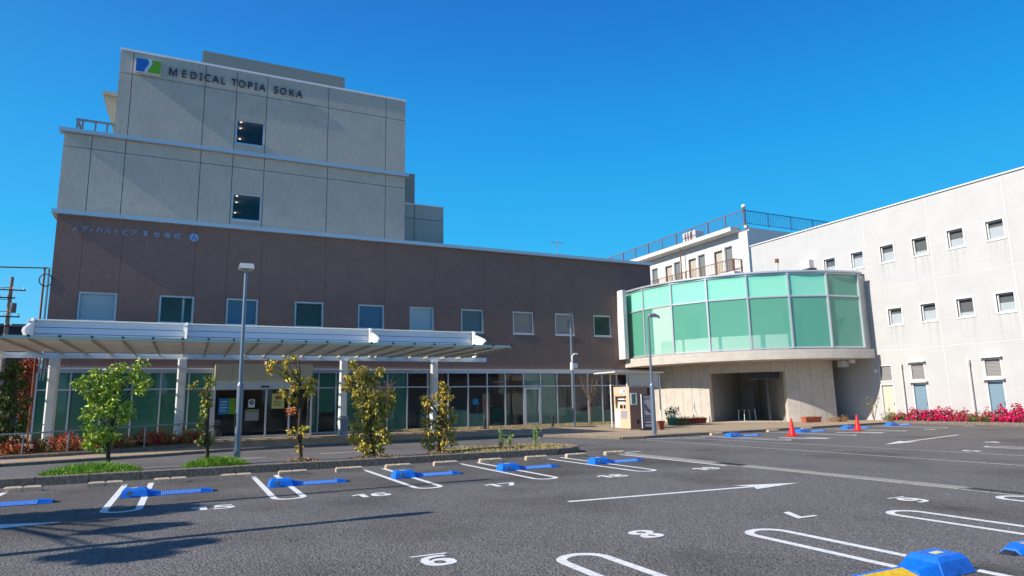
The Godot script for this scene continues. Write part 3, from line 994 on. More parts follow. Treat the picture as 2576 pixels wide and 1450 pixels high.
func rib_shape(x):
	var s := Shape.new()
	s.hexa([Vector3(x - 0.03, 4.0, -34.25), Vector3(x - 0.03, 4.0, -27.31), Vector3(x + 0.03, 4.0, -27.31), Vector3(x + 0.03, 4.0, -34.25), Vector3(x - 0.03, 4.085, -34.25), Vector3(x - 0.03, 4.085, -27.31), Vector3(x + 0.03, 4.085, -27.31), Vector3(x + 0.03, 4.085, -34.25)])
	return s

# ---------------------------------------------------------------- rotunda
const RC := Vector3(37.0, 0, -36.5)
func rim(a, r, y):
	return RC + Vector3(r * cos(deg_to_rad(a)), y, r * sin(deg_to_rad(a)))

func ring(s, a0, a1, r0, r1, y0, y1, n):   # solid ring segment
	for k in n:
		var a = lerpf(a0, a1, (k + 0.0) / n)
		var b = lerpf(a0, a1, (k + 1.0) / n)
		s.quad(rim(a, r1, y0), rim(a, r1, y1), rim(b, r1, y1), rim(b, r1, y0))
		s.quad(rim(a, r0, y0), rim(b, r0, y0), rim(b, r0, y1), rim(a, r0, y1))
		s.quad(rim(a, r0, y1), rim(b, r0, y1), rim(b, r1, y1), rim(a, r1, y1))
		s.quad(rim(a, r0, y0), rim(a, r1, y0), rim(b, r1, y0), rim(b, r0, y0))
		if k == 0:
			s.quad(rim(a, r0, y0), rim(a, r0, y1), rim(a, r1, y1), rim(a, r1, y0))
		if k == n - 1:
			s.quad(rim(b, r0, y0), rim(b, r1, y0), rim(b, r1, y1), rim(b, r0, y1))
	return s

func rotunda():
	var r = thing("glass_rotunda", "curved green glass upper hall on a concrete drum with a dark garage opening", "building", Vector3.ZERO)
	part("floor_slab", ring(Shape.new(), 192, 77, 0.5, 9.6, 4.0, 4.40, 34), mt.concrete, r)
	# concrete lip, leaning in towards the bottom
	var lip := Shape.new()
	lip.smooth(true)
	var n = 36
	for k in n:
		var a = lerp(191.5, 89.0, (k + 0.0) / n)
		var b = lerp(191.5, 89.0, (k + 1.0) / n)
		lip.quad(rim(a, 10.0, 3.80), rim(a, 10.0, 4.36), rim(b, 10.0, 4.36), rim(b, 10.0, 3.80))
	lip.smooth(false)
	for k in n:
		var a = lerp(191.5, 89.0, (k + 0.0) / n)
		var b = lerp(191.5, 89.0, (k + 1.0) / n)
		lip.quad(rim(a, 10.0, 4.36), rim(a, 9.0, 4.42), rim(b, 9.0, 4.42), rim(b, 10.0, 4.36))
		lip.quad(rim(a, 10.0, 3.80), rim(b, 10.0, 3.80), rim(b, 7.5, 3.80), rim(a, 7.5, 3.80))
	lip.quad(rim(89, 10.0, 3.80), rim(89, 10.0, 4.36), rim(89, 7.5, 4.36), rim(89, 7.5, 3.80))
	lip.quad(rim(191.5, 10.0, 3.80), rim(191.5, 7.5, 3.80), rim(191.5, 7.5, 4.36), rim(191.5, 10.0, 4.36))
	part("lip", lip, mt.concrete, r)
	# glazing
	var y0 = 4.47
	var ym = 7.57
	var y1 = 8.96
	for i in 8:
		var a = 189.92 - 13.99 * i
		var m := Shape.new()
		var out = rim(a, 1.0, 0) - RC
		m.box(rim(a, 9.74, (y0 + y1) / 2), Vector3(0.09, y1 - y0 + 0.1, 0.18), Basis(Vector3(-out.z, 0, out.x), Vector3.UP, out))
		part("mullion", m, mt.frame_alu, r)
		if i == 7:
			continue
		var b = a - 13.99
		var p = rim(a, 9.74, 0)
		var q = rim(b, 9.74, 0)
		var d = (q - p).normalized()
		p += d * 0.046
		q -= d * 0.046
		var nrm = Vector3(d.z, 0, -d.x)
		if nrm.dot(p - RC) < 0:
			nrm = -nrm
		var V = func(y): return Vector3(0, y, 0)
		for yy in [[ym, 0.09], [y0, 0.10], [y1, 0.10]]:
			part("transom", Shape.new().bar(p + Vector3(0, yy[0], 0), q + Vector3(0, yy[0], 0), 0.12, yy[1]), mt.frame_alu, r)
		var up := Shape.new()
		up.quad(p + V.call(ym + 0.045), q + V.call(ym + 0.045), q + V.call(y1 - 0.05), p + V.call(y1 - 0.05))
		part("upper_pane", up, mt.glass_mint if i < 6 else mt.glass_green, r)
		var lo := Shape.new()
		lo.quad(p + V.call(y0 + 0.05), q + V.call(y0 + 0.05), q + V.call(ym - 0.045), p + V.call(ym - 0.045))
		part("lower_pane", lo, mt.glass_green, r)
		if i < 6:
			var bl := Shape.new()
			var off = -nrm * 0.12
			bl.quad(p + off + V.call(ym + 0.05), q + off + V.call(ym + 0.05), q + off + V.call(y1 - 0.2), p + off + V.call(y1 - 0.2))
			part("blind", bl, mt.white, r)
	part("end_post", ring(Shape.new(), 91.85, 90.6, 9.5, 9.80, 4.40, 9.02, 2), mt.galv, r)
	part("end_wall", ring(Shape.new(), 90.5, 77, 9.30, 9.5, 4.40, 9.0, 4), mt.concrete, r)
	part("roof_edge", ring(Shape.new(), 191, 90, 9.55, 9.86, 9.02, 9.12, 34), mt.frame_alu, r)
	part("roof", ring(Shape.new(), 191, 77, 0.5, 9.54, 8.99, 9.08, 34), mt.far_grey, r)
	part("ceiling", ring(Shape.new(), 191, 78, 0.5, 9.5, 8.80, 8.90, 34), mt.white, r)
	part("inner_wall", ring(Shape.new(), 191, 78, 5.8, 6.0, 4.41, 8.79, 24), mt.old_white, r)
	for q in [[176.0, 5.9, 7.0], [170.0, 5.4, 7.2], [112, 5.8, 7.2], [104, 4.45, 7.0]]:
		part("inner_opening", ring(Shape.new(), q[0], q[0] - 5, 6.0, 6.03, q[1], q[2], 3), mt.room_dark, r)
	part("parapet", ring(Shape.new(), 172, 120, 8.9, 9.0, 4.41, 5.35, 14), mt.white, r)
	# white fin where the glass meets the hospital
	part("end_fin", Shape.new().span(Vector3(26.62, 4.35, -37.98), Vector3(26.92, 9.12, -37.25)), mt.old_white, r)
	# drum: board-marked concrete in pours, garage opening between 153.8 and 119.8 degrees
	var edges = [190.0, 184.5, 179, 173.5, 168, 163, 158.5, 153.8]
	for i in edges.size() - 1:
		part("wall_panel", ring(Shape.new(), edges[i] - 0.06, edges[i + 1] + 0.06, 7.3, 7.8, 0.09, 3.795, 2), mt.concrete, r)
	var top = [153.8, 147, 140, 133, 126, 119.8]
	for i in top.size() - 1:
		part("wall_panel", ring(Shape.new(), top[i] - 0.06, top[i + 1] + 0.06, 7.3, 7.8, 3.17, 3.795, 2), mt.concrete, r)
	var right = [119.8, 114, 108, 102, 96.0]
	for i in right.size() - 1:
		part("wall_panel", ring(Shape.new(), right[i] - 0.06, right[i + 1] + 0.06, 7.3, 7.8, 0.09, 3.795, 2), mt.concrete, r)
	part("wall_backing", ring(Shape.new(), 189.5, 154.0, 7.32, 7.77, 0.09, 3.79, 12), mt.joint, r)
	part("wall_backing", ring(Shape.new(), 119.5, 96.4, 7.32, 7.77, 0.09, 3.79, 10), mt.joint, r)
	# the garage inside
	part("garage_back", ring(Shape.new(), 165, 105, 1.6, 1.8, 0.1, 3.79, 10), mt.room_dark, r)
	part("garage_side", Shape.new().hexa([rim(156, 7.3, 0.1), rim(156, 1.8, 0.1), rim(158, 1.8, 0.1), rim(158, 7.3, 0.1), rim(156, 7.3, 3.79), rim(156, 1.8, 3.79), rim(158, 1.8, 3.79), rim(158, 7.3, 3.79)]), mt.room_dark, r)
	part("garage_side", Shape.new().hexa([rim(116, 7.3, 0.1), rim(116, 1.8, 0.1), rim(118, 1.8, 0.1), rim(118, 7.3, 0.1), rim(116, 7.3, 3.79), rim(116, 1.8, 3.79), rim(118, 1.8, 3.79), rim(118, 7.3, 3.79)]), mt.room_dark, r)
	part("garage_floor", ring(Shape.new(), 156, 118, 1.8, 7.79, 0.10, 0.108, 8), mt.concrete, r)
	part("shutter_box", Shape.new().bar(rim(135, 7.1, 2.95), rim(121, 7.1, 2.95), 0.35, 0.35), mt.dark_metal, r)
	for k in 12:
		part("shutter_tooth", Shape.new().box(rim(136.0 - k * 1.2, 7.2, 2.74), Vector3(0.07, 0.05, 0.04)), mt.galv, r)
	part("garage_post", Shape.new().tube([rim(124, 5.5, 0.1), rim(124, 5.5, 3.7)], 0.1, 10), mt.far_grey, r)
	part("garage_door", Shape.new().bar(rim(140, 3.0, 1.2), rim(131, 3.0, 1.2), 0.1, 2.2), mt.far_grey, r)
	# lamps and pipe under the lip
	part("soffit_lamp", Shape.new().box(rim(90.5, 8.6, 3.68), Vector3(0.35, 0.22, 0.2)), mt.white, r)
	part("soffit_box", Shape.new().chamfer(rim(93.5, 8.3, 3.55), Vector3(0.6, 0.4, 0.35), 0.03), mt.frame_alu, r)
	part("vent_pipe", Shape.new().tube([Vector3(33.5, 9.05, -30), Vector3(33.58, 10.15, -30)], 0.08, 8), mt.pvc, r)
	part("vent_cap", Shape.new().tube([Vector3(33.58, 10.1, -30), Vector3(33.6, 10.35, -30)], 0.12, 8), mt.rust, r)
	# a desk in the garage
	var d = thing("folding_table", "small white framed table standing in the dark garage", "table", rim(139, 5.2, 0.108))
	part("table_top", Shape.new().box(Vector3(0, 0.72, 0), Vector3(1.2, 0.03, 0.6)), mt.far_grey, d)
	for x in [-0.5, 0.5]:
		for z in [-0.25, 0.25]:
			part("leg", Shape.new().tube([Vector3(x, 0, z), Vector3(x * 0.9, 0.71, z)], 0.02, 6), mt.white, d)

# ---------------------------------------------------------------- white annexe
func wall_x(u, v, w):
	return Vector3(37.7 - w, v, u)

func annexe():
	var b = thing("white_annexe", "white tiled annexe with two rows of small square windows", "building", Vector3.ZERO)
	var ups = []
	for k in 9:
		ups.append(-29.35 + 2.015 * k)
	var lows = []
	for k in 7:
		lows.append(-25.27 + 2.0 * k)
	var holes = []
	for z in ups:
		holes.append([z - 0.42, z + 0.42, 9.55, 10.55])
	for z in lows:
		holes.append([z - 0.42, z + 0.42, 5.7, 6.68])
	var doors = [[-26.30, "door_beige"], [-24.32, "door_blue"], [-20.32, "door_blue"], [-16.32, "door_blue"]]
	for d in doors:
		holes.append([d[0] - 0.42, d[0] + 0.42, 2.40, 3.36])
		holes.append([d[0] - 0.38, d[0] + 0.38, 0.1, 2.18])
	# small tiles and the streaks that run down from the sills: print of this wall
	var W = 2048
	var Hh = 640
	var L = 42.0
	var im = Image.create(W, Hh, true, Image.FORMAT_RGB8)
	var nz := FastNoiseLite.new()
	nz.seed = 77
	nz.frequency = 0.012
	var fine := FastNoiseLite.new()
	fine.seed = 5
	fine.frequency = 0.21
	for y in Hh:
		var wy = 13.0 * (1.0 - (y + 0.5) / Hh)
		for x in W:
			var wz = -36.0 + L * (x + 0.5) / W
			var v = 0.735 + 0.02 * nz.get_noise_2d(x, y) + 0.015 * fine.get_noise_2d(x, y)
			if fmod(wy + 100.0, 0.1) < 0.022 or fmod(wz + 100.0, 0.1) < 0.022:
				v -= 0.035
			im.set_pixel(x, y, Color(v, v, v * 0.997))
	for h in holes:
		if h[2] < 5.0:
			continue
		for side in [h[0] + 0.06, h[1] - 0.06, h[0] + 0.3 + 0.2 * rng.randf()]:
			var w = rng.randf_range(0.05, 0.11)
			var len = rng.randf_range(0.9, 2.1)
			var str = rng.randf_range(0.03, 0.10)
			var ph = rng.randf() * 50.0
			for py in int(len / 13.0 * Hh):
				var y = int((1.0 - h[2] / 13.0) * Hh) + py
				for pxl in int(w * 2.4 / L * W) + 3:
					var x = int((side - w * 1.2 + 36.0) / L * W) + pxl
					if x < 0 or x >= W or y < 0 or y >= Hh:
						continue
					var off = abs((x + 0.5) / W * L - 36.0 - side - 0.02 * sin(py * 0.07 + ph)) / w
					var s = clamp(1.0 - off, 0.0, 1.0) * (1.0 - py / (len / 13.0 * Hh)) * (0.6 + 0.8 * fine.get_noise_2d(x * 2.0, y * 0.3 + ph))
					var c = im.get_pixel(x, y)
					im.set_pixel(x, y, c * (1.0 - str * clamp(s, 0.0, 1.0) * 1.8))
	im.generate_mipmaps()
	var tile = mat("tile_wall", Color(1, 1, 1), 0.55)
	tile.albedo_texture = ImageTexture.create_from_image(im)
	panel_wall(b, "wall_panel", wall_x, [-36.0, -34.8, -30.76, -26.75, -22.72, -18.70, -14.7, -10.7, -6.7, 6.0], [0.1, 4.25, 8.09, 12.85], holes, 0.16, 0.035, tile, [-36.0, 42.0, 13.0])
	mat("joint_white", Color(0.84, 0.84, 0.835), 0.7)
	# backing (shows as pale joints), interrupted at the openings
	panel_wall(b, "wall_backing", func(u, v, w): return wall_x(u, v, w - 0.012), [-35.98, 5.98], [0.12, 12.83], holes, 0.30, 0.0, mt.joint_white)
	part("parapet_cap", Shape.new().span(Vector3(37.62, 12.855, -36.05), Vector3(38.1, 12.93, 6.1)), mt.frame_white, b)
	part("side_wall", Shape.new().span(Vector3(38.02, 0.1, -36.0), Vector3(52, 12.84, -35.7)), mt.old_white, b)
	part("roof", Shape.new().span(Vector3(38.02, 12.5, -35.69), Vector3(52, 12.7, 6)), mt.far_grey, b)
	part("side_wall", Shape.new().span(Vector3(38.02, 0.1, 5.7), Vector3(52, 12.84, 6)), mt.old_white, b)
	var i = 0
	for h in holes:
		if h[2] > 5.0:
			var w = window_unit(b, wall_x, h[0], h[1], h[2], h[3], mt.blind_deep, false, "window", mt.frame_white, 0.06, 0.14)
			part("architrave", frame_shape(wall_x, h[0] - 0.085, h[1] + 0.085, h[2] - 0.085, h[3] + 0.085, 0.084, -0.05, 0.035), mt.frame_white, w)
			var lower = slab(wall_x, h[0] + 0.06, h[1] - 0.06, h[2] + 0.05, h[2] + 0.05 + [0.45, 0.62, 0.55, 0.2][i % 4], -0.23, -0.20)
			part("lower_blind", lower, mt.blind_pale, w)
		i += 1
	for d in doors:
		var n = node("door", b)
		var z = d[0]
		part("leaf", slab(wall_x, z - 0.36, z + 0.36, 0.1, 2.16, -0.14, -0.09), mt[d[1]], n)
		part("frame", frame_shape(wall_x, z - 0.44, z + 0.44, 0.02, 2.24, 0.07, -0.13, 0.02), mt.frame_white, n)
		part("handle", Shape.new().tube([wall_x(z + 0.28, 1.0, -0.05), wall_x(z + 0.28, 1.15, -0.05)], 0.02, 6), mt.galv, n)
		var lv = node("vent_louvre", b)
		part("frame", frame_shape(wall_x, z - 0.44, z + 0.44, 2.38, 3.38, 0.07, -0.13, 0.02), mt.frame_white, lv)
		for k in 12:
			part("blade", Shape.new().box(wall_x(z, 2.50 + k * 0.072, -0.07), Vector3(0.012, 0.085, 0.70), Basis(Vector3(0, 0, 1), -0.6)), mt.louvre_grey, lv)
		part("backing", slab(wall_x, z - 0.37, z + 0.37, 2.45, 3.31, -0.155, -0.13), mt.room_dark, lv)
		if d[1] == "door_blue":
			part("hood", slab(wall_x, z - 0.52, z + 0.52, 3.41, 3.46, 0.0, 0.22), mt.frame_white, lv)
			part("hood", slab(wall_x, z - 0.52, z + 0.52, 2.26, 2.33, 0.021, 0.22), mt.frame_white, n)
	for q in [[-25.24, 0.05], [-21.48, 0.085]]:
		part("rain_pipe", Shape.new().tube([wall_x(q[0], 0.1, 0.12), wall_x(q[0], 3.2, 0.12)], q[1], 10), mt.pvc, b)
		part("pipe_elbow", Shape.new().tube([wall_x(q[0], 3.1, 0.12), wall_x(q[0], 3.38, 0.12)], q[1] * 1.3, 10), mt.pvc, b)
	part("vent_box", Shape.new().chamfer(wall_x(-30.95, 10.45, 0.24), Vector3(0.46, 0.6, 0.74), 0.03), mt.frame_white, b)
	part("vent_box", slab(wall_x, -31.0, -30.4, 9.85, 10.14, 0.0, 0.2), mt.dark_metal, b)
	part("wall_lamp", slab(wall_x, -26.95, -26.8, 2.95, 3.15, 0.0, 0.15), mt.white, b)

# ---------------------------------------------------------------- older block behind
func side_x(u, v, w):
	return Vector3(44.0 - w, v, u)

func old_block():
	var b = thing("old_block", "older flat-roofed block with rusty balcony and long roof railing", "building", Vector3.ZERO)
	var holes = []
	var z = -44.0
	for k in 5:
		holes.append([z - 1.25 - k * 3.6, z - 0.25 - k * 3.6, 12.75, 15.35])
		holes.append([z - 2.6 - k * 3.6, z - 1.5 - k * 3.6, 12.75, 15.2])
	panel_wall(b, "wall", side_x, [-66.0, -42.3], [6.0, 16.3], holes, 0.25, 0.0, mt.old_white)
	for i in holes.size():
		var h = holes[i]
		var w = node("balcony_door" if i % 2 == 0 else "window", b)
		part("pane", sheet(side_x, h[0], h[1], h[2], h[3], -0.12), mt.glass, w)
		part("frame", frame_shape(side_x, h[0], h[1], h[2], h[3], 0.06, -0.16, -0.06), mt.frame_alu if i % 2 == 0 else mt.far_brown, w)
		part("curtain", sheet(side_x, h[0], h[1], h[2], h[3], -0.22), mt.blind_grey if i % 2 == 0 else mt.door_beige, w)
	part("end_wall", Shape.new().span(Vector3(44.26, 6, -42.55), Vector3(58, 16.6, -42.3)), mt.old_white, b)
	part("roof", Shape.new().span(Vector3(44.26, 16.3, -66), Vector3(58, 16.55, -42.56)), mt.far_grey, b)
	part("back_wall", Shape.new().span(Vector3(44.26, 6, -66), Vector3(58, 16.3, -65.7)), mt.old_white, b)
	part("eave_slab", Shape.new().hexa([Vector3(43.05, 16.4, -66), Vector3(43.05, 16.4, -43.3), Vector3(44.26, 16.31, -43.3), Vector3(44.26, 16.31, -66), Vector3(43.05, 16.78, -66), Vector3(43.05, 16.78, -43.3), Vector3(44.26, 16.78, -43.3), Vector3(44.26, 16.78, -66)]), mt.old_white, b)
	part("parapet", Shape.new().span(Vector3(44.0, 16.6, -42.6), Vector3(44.3, 16.85, -42.3)), mt.old_white, b)
	part("balcony_slab", Shape.new().span(Vector3(42.9, 12.45, -66), Vector3(43.99, 12.7, -43.1)), mt.old_white, b)
	var rails = [["balcony_rail", Vector3(42.95, 12.7, -43.2), Vector3(42.95, 12.7, -62.0), 1.1, mt.rust, 2.2], ["balcony_rail", Vector3(43.0, 12.7, -43.15), Vector3(43.9, 12.7, -43.15), 1.1, mt.rust, 0.9],
		["roof_rail", Vector3(43.9, 16.8, -42.4), Vector3(43.9, 16.8, -65.5), 1.4, mt.rust, 2.3], ["roof_rail", Vector3(43.95, 16.85, -42.35), Vector3(55.4, 16.85, -42.35), 1.3, mt.rail_blue, 2.6]]
	for q in rails:
		var n = node(q[0], b)
		var up = Vector3(0, q[3], 0)
		part("top_rail", Shape.new().bar(q[1] + up, q[2] + up, 0.06, 0.06), q[4], n)
		part("bottom_rail", Shape.new().bar(q[1] + Vector3(0, 0.12, 0), q[2] + Vector3(0, 0.12, 0), 0.04, 0.04), q[4], n)
		var d = q[1].distance_to(q[2])
		var cnt = int(round(d / q[5]))
		for k in cnt + 1:
			var p = q[1].lerp(q[2], float(k) / cnt)
			part("post", Shape.new().bar(p, p + up, 0.07, 0.07), q[4], n)
		var s := Shape.new()
		for k in int(d / 0.2):
			var p = q[1].lerp(q[2], (k + 0.5) / int(d / 0.2))
			s.bar(p + Vector3(0, 0.14, 0), p + up * 0.97, 0.022, 0.022)
		var bal = part("balusters", s, mt.rail_blue if q[0] == "roof_rail" else q[4], n)
		bal.set_meta("kind", "stuff")
	part("drain_pipe", Shape.new().tube([Vector3(43.4, 9, -50.6), Vector3(43.4, 16.3, -50.6)], 0.06, 8), mt.rust, b)
	var t = thing("water_tank", "pale box tank with pipes behind the old block's roof railing", "tank", Vector3(45.2, 16.55, -50.6))
	part("tank", Shape.new().chamfer(Vector3(0, 0.85, 0), Vector3(1.1, 1.7, 1.9), 0.05), mt.old_white, t)
	for k in 3:
		part("pipe", Shape.new().tube([Vector3(-0.62, 0, -0.5 + k * 0.4), Vector3(-0.62, 1.6, -0.5 + k * 0.4)], 0.05, 6), mt.rust, t)
	var l = thing("globe_lamp", "white globe lamp on the corner post of the roof railing", "lamp", Vector3(43.92, 18.25, -42.4))
	var gl := SphereMesh.new()
	gl.radius = 0.2
	gl.height = 0.36
	part("globe", gl, mt.white, l).position.y = 0.28
	part("socket", Shape.new().tube([Vector3(0, -0.06, 0), Vector3(0, 0.14, 0)], 0.11, 10), mt.rust, l)
	# television aerial on the hospital roof
	var a = thing("roof_aerial", "thin television aerial standing on the brown roof", "aerial", Vector3(26.0, 11.1, -45))
	part("mast", Shape.new().tube([Vector3.ZERO, Vector3(0, 3.4, 0)], 0.03, 6), mt.galv, a)
	part("boom", Shape.new().bar(Vector3(-0.6, 3.1, 0), Vector3(0.6, 3.1, 0), 0.03, 0.03), mt.galv, a)
	for k in 7:
		part("element", Shape.new().bar(Vector3(-0.55 + k * 0.18, 3.1, -0.3), Vector3(-0.55 + k * 0.18, 3.1, 0.3), 0.015, 0.015), mt.galv, a)

# ---------------------------------------------------------------- left background
func far_left():
	var p = thing("utility_pole", "concrete utility pole with cross arms and wires", "pole", Vector3(-12.36, -0.03, -60))
	part("mast", Shape.new().tube([Vector3(0, 0, 0), Vector3(0, 11.6, 0)], [0.19, 0.12], 12), mt.pole_concrete, p)
	for q in [[10.6, 2.2, 0.0], [10.0, 1.4, -0.2], [8.6, 1.6, 0.1], [7.9, 1.2, -0.1]]:
		part("cross_arm", Shape.new().box(Vector3(q[2] - 0.15, q[0], 0.15), Vector3(q[1], 0.09, 0.09)), mt.rust if q[0] > 10.5 else mt.dark_metal, p)
		for k in 4:
			part("insulator", Shape.new().tube([Vector3(q[2] - 0.15 + (k - 1.5) * q[1] * 0.3, q[0] + 0.04, 0.15), Vector3(q[2] - 0.15 + (k - 1.5) * q[1] * 0.3, q[0] + 0.24, 0.15)], 0.045, 6), mt.white, p)
	part("transformer", Shape.new().tube([Vector3(0.3, 8.9, 0.2), Vector3(0.3, 9.6, 0.2)], 0.2, 12), mt.far_grey, p)
	for k in 3:
		var w = thing("overhead_wire", ["uppermost cable running from the utility pole", "middle cable running from the utility pole", "lowest cable running from the utility pole"][k], "wire", Vector3.ZERO)
		var pts = []
		for t in 13:
			var u = t / 12.0
			pts.append(Vector3(-12.4 - 24.0 * u, 10.75 - k * 0.9 - 2.0 * u * (1 - u), -59.85 + 8.0 * u))
		part("cable", Shape.new().tube(pts, 0.022, 5), mt.black, w)
	var c = thing("service_cable", "black service cable looping to the brown wall's upper corner", "wire", Vector3.ZERO)
	var cp = []
	for t in 15:
		var u = t / 14.0
		cp.append(Vector3(-6.45, 8.45, -38.0).lerp(Vector3(-30, 10.2, -45), u) + Vector3(0, -1.6 * u * (1 - u), 0))
	part("cable", Shape.new().tube(cp, 0.035, 5), mt.black, c)
	var bs = [["dark flat-roofed house behind the utility pole", Vector3(-18.5, 0, -78), Vector3(9, 9.3, 8), "far_dark"], ["grey house with brown walls beyond the left planter", Vector3(-24.0, 0, -62), Vector3(10, 5.6, 8), "far_brown"], ["low grey shed beside the hospital's far end", Vector3(-10.4, 0, -66), Vector3(3.0, 3.6, 4), "far_grey"]]
	for q in bs:
		var h = thing("house", q[0], "house", q[1])
		part("wall", Shape.new().span(Vector3(-q[2].x / 2, -0.03, -q[2].z / 2), Vector3(q[2].x / 2, q[2].y, q[2].z / 2)), mt[q[3]], h)
		part("roof", Shape.new().span(Vector3(-q[2].x / 2 - 0.2, q[2].y, -q[2].z / 2 - 0.2), Vector3(q[2].x / 2 + 0.2, q[2].y + 0.25, q[2].z / 2 + 0.2)), mt.far_grey, h)
		for k in 3:
			for j in int(q[2].y / 2.8):
				var w = node("window", h)
				var x = -q[2].x * 0.32 + k * q[2].x * 0.32
				part("pane", Shape.new().span(Vector3(x - 0.5, 0.9 + j * 2.8, q[2].z / 2 + 0.01), Vector3(x + 0.5, 2.1 + j * 2.8, q[2].z / 2 + 0.02)), mt.glass_dark, w)
				part("frame", frame_shape(func(u, v, w2): return Vector3(u, v, q[2].z / 2 + w2), x - 0.56, x + 0.56, 0.84 + j * 2.8, 2.16 + j * 2.8, 0.06, 0.02, 0.06), mt.frame_alu, w)

# ---------------------------------------------------------------- car park: paint, locks, stops, lamps
func u_line(parent, x0, x1, z0, z1, tip):   # two lines joined by a rounded end at z1; tip = +1 / -1 says which way it bulges
	var s := Shape.new()
	var w = 0.055
	for x in [x0, x1]:
		s.quad(Vector3(x - w, 0.004, z0), Vector3(x + w, 0.004, z0), Vector3(x + w, 0.004, z1), Vector3(x - w, 0.004, z1))
	var c = Vector3((x0 + x1) / 2, 0.004, z1)
	var R = (x1 - x0) / 2
	for k in 12:
		var a = PI * k / 12
		var b = PI * (k + 1) / 12
		var P = []
		for q in [[a, R - w], [a, R + w], [b, R + w], [b, R - w]]:
			P.append(c + Vector3(cos(q[0]) * q[1], 0, tip * sin(q[0]) * q[1]))
		s.quad(P[0], P[1], P[2], P[3])
	return part("bay_line", s, mt.paint, parent)

func line(parent, pts, w, m, called = "line"):
	var s := Shape.new()
	for i in pts.size() - 1:
		var a = Vector3(pts[i].x, 0.004, pts[i].y)
		var b = Vector3(pts[i + 1].x, 0.004, pts[i + 1].y)
		var d = (b - a).normalized().cross(Vector3.UP) * w / 2
		s.quad(a - d, a + d, b + d, b - d)
	return part(called, s, m, parent)

func digits(parent, str_, at, turn, wide = 1.0):
	var n = node("bay_number", parent, at)
	n.rotation.y = turn
	for i in str_.length():
		var t = text("digit", str_[i], mt.paint, n, 0.44, 0.003, true)
		t.rotation.x = -PI / 2
		t.scale.x = wide
		t.position = Vector3((i - (str_.length() - 1) / 2.0) * 0.34, 0.005, 0)
	return n

func flap_lock():
	var l = thing("parking_lock", "", "parking lock", Vector3.ZERO, "blue flap locks in the parking bays")
	# motor housing, hinge, lowered ribbed flap; local +x runs along the flap
	var body := Shape.new()
	body.hexa([Vector3(-0.24, 0.0, -0.2), Vector3(-0.24, 0.0, 0.2), Vector3(0.22, 0.0, 0.2), Vector3(0.22, 0.0, -0.2), Vector3(-0.21, 0.135, -0.16), Vector3(-0.21, 0.135, 0.16), Vector3(0.2, 0.135, 0.16), Vector3(0.2, 0.135, -0.16)])
	body.hexa([Vector3(-0.21, 0.1355, -0.16), Vector3(-0.21, 0.1355, 0.16), Vector3(0.2, 0.1355, 0.16), Vector3(0.2, 0.1355, -0.16), Vector3(-0.18, 0.178, -0.12), Vector3(-0.18, 0.178, 0.12), Vector3(0.16, 0.178, 0.12), Vector3(0.16, 0.178, -0.12)])
	var h = part("housing", body, mt.lock_blue, l)
	part("lock_cover", Shape.new().tube([Vector3(-0.08, 0.09, 0.195), Vector3(-0.08, 0.088, 0.215)], 0.045, 12), mt.galv, h)
	part("rating_plate", Shape.new().box(Vector3(-0.02, 0.1795, 0), Vector3(0.12, 0.003, 0.07)), mt.paper_yellow, h)
	part("hinge", Shape.new().hexa([Vector3(0.221, 0, -0.19), Vector3(0.221, 0, 0.19), Vector3(0.42, 0, 0.14), Vector3(0.42, 0, -0.14), Vector3(0.215, 0.13, -0.14), Vector3(0.215, 0.13, 0.14), Vector3(0.42, 0.07, 0.1), Vector3(0.42, 0.07, -0.1)]), mt.lock_blue, l)
	var fl := Shape.new()
	fl.hexa([Vector3(0.421, 0.0, -0.19), Vector3(0.421, 0.0, 0.14), Vector3(1.12, 0.0, 0.14), Vector3(1.12, 0.0, -0.19), Vector3(0.421, 0.075, 0.04), Vector3(0.421, 0.075, 0.09), Vector3(1.12, 0.075, 0.09), Vector3(1.12, 0.075, 0.04)])
	var f = part("flap", fl, mt.lock_blue, l)
	for k in 22:
		var x = 0.44 + k * 0.031
		var rb := Shape.new()
		rb.hexa([Vector3(x, 0.008, 0.142), Vector3(x, 0.008, 0.147), Vector3(x + 0.017, 0.008, 0.147), Vector3(x + 0.017, 0.008, 0.142), Vector3(x, 0.074, 0.088), Vector3(x, 0.074, 0.096), Vector3(x + 0.017, 0.074, 0.096), Vector3(x + 0.017, 0.074, 0.088)])
		part("rib", rb, mt.lock_pale, f)
	part("yellow_face", Shape.new().hexa([Vector3(0.43, 0.003, -0.197), Vector3(0.43, 0.003, -0.191), Vector3(1.11, 0.003, -0.191), Vector3(1.11, 0.003, -0.197), Vector3(0.43, 0.079, 0.035), Vector3(0.43, 0.079, 0.041), Vector3(1.11, 0.079, 0.041), Vector3(1.11, 0.079, 0.035)]), mt.lock_yellow, f)
	part("end_shoe", Shape.new().hexa([Vector3(1.121, 0, -0.16), Vector3(1.121, 0, 0.16), Vector3(1.34, 0, 0.1), Vector3(1.34, 0, -0.1), Vector3(1.121, 0.085, -0.1), Vector3(1.121, 0.085, 0.1), Vector3(1.32, 0.05, 0.06), Vector3(1.32, 0.05, -0.06)]), mt.lock_blue, l)
	part("ramp_tip", Shape.new().hexa([Vector3(1.341, 0, -0.09), Vector3(1.341, 0, 0.09), Vector3(1.43, 0, 0.06), Vector3(1.43, 0, -0.06), Vector3(1.341, 0.035, -0.05), Vector3(1.341, 0.035, 0.05), Vector3(1.42, 0.012, 0.03), Vector3(1.42, 0.012, -0.03)]), mt.dark_metal, l)
	return l

func stop_shape():
	var s := Shape.new()
	s.chamfer(Vector3(-0.165, 0.055, 0), Vector3(0.32, 0.11, 0.15), 0.025)
	s.chamfer(Vector3(0.165, 0.055, 0), Vector3(0.32, 0.11, 0.15), 0.025)
	return s

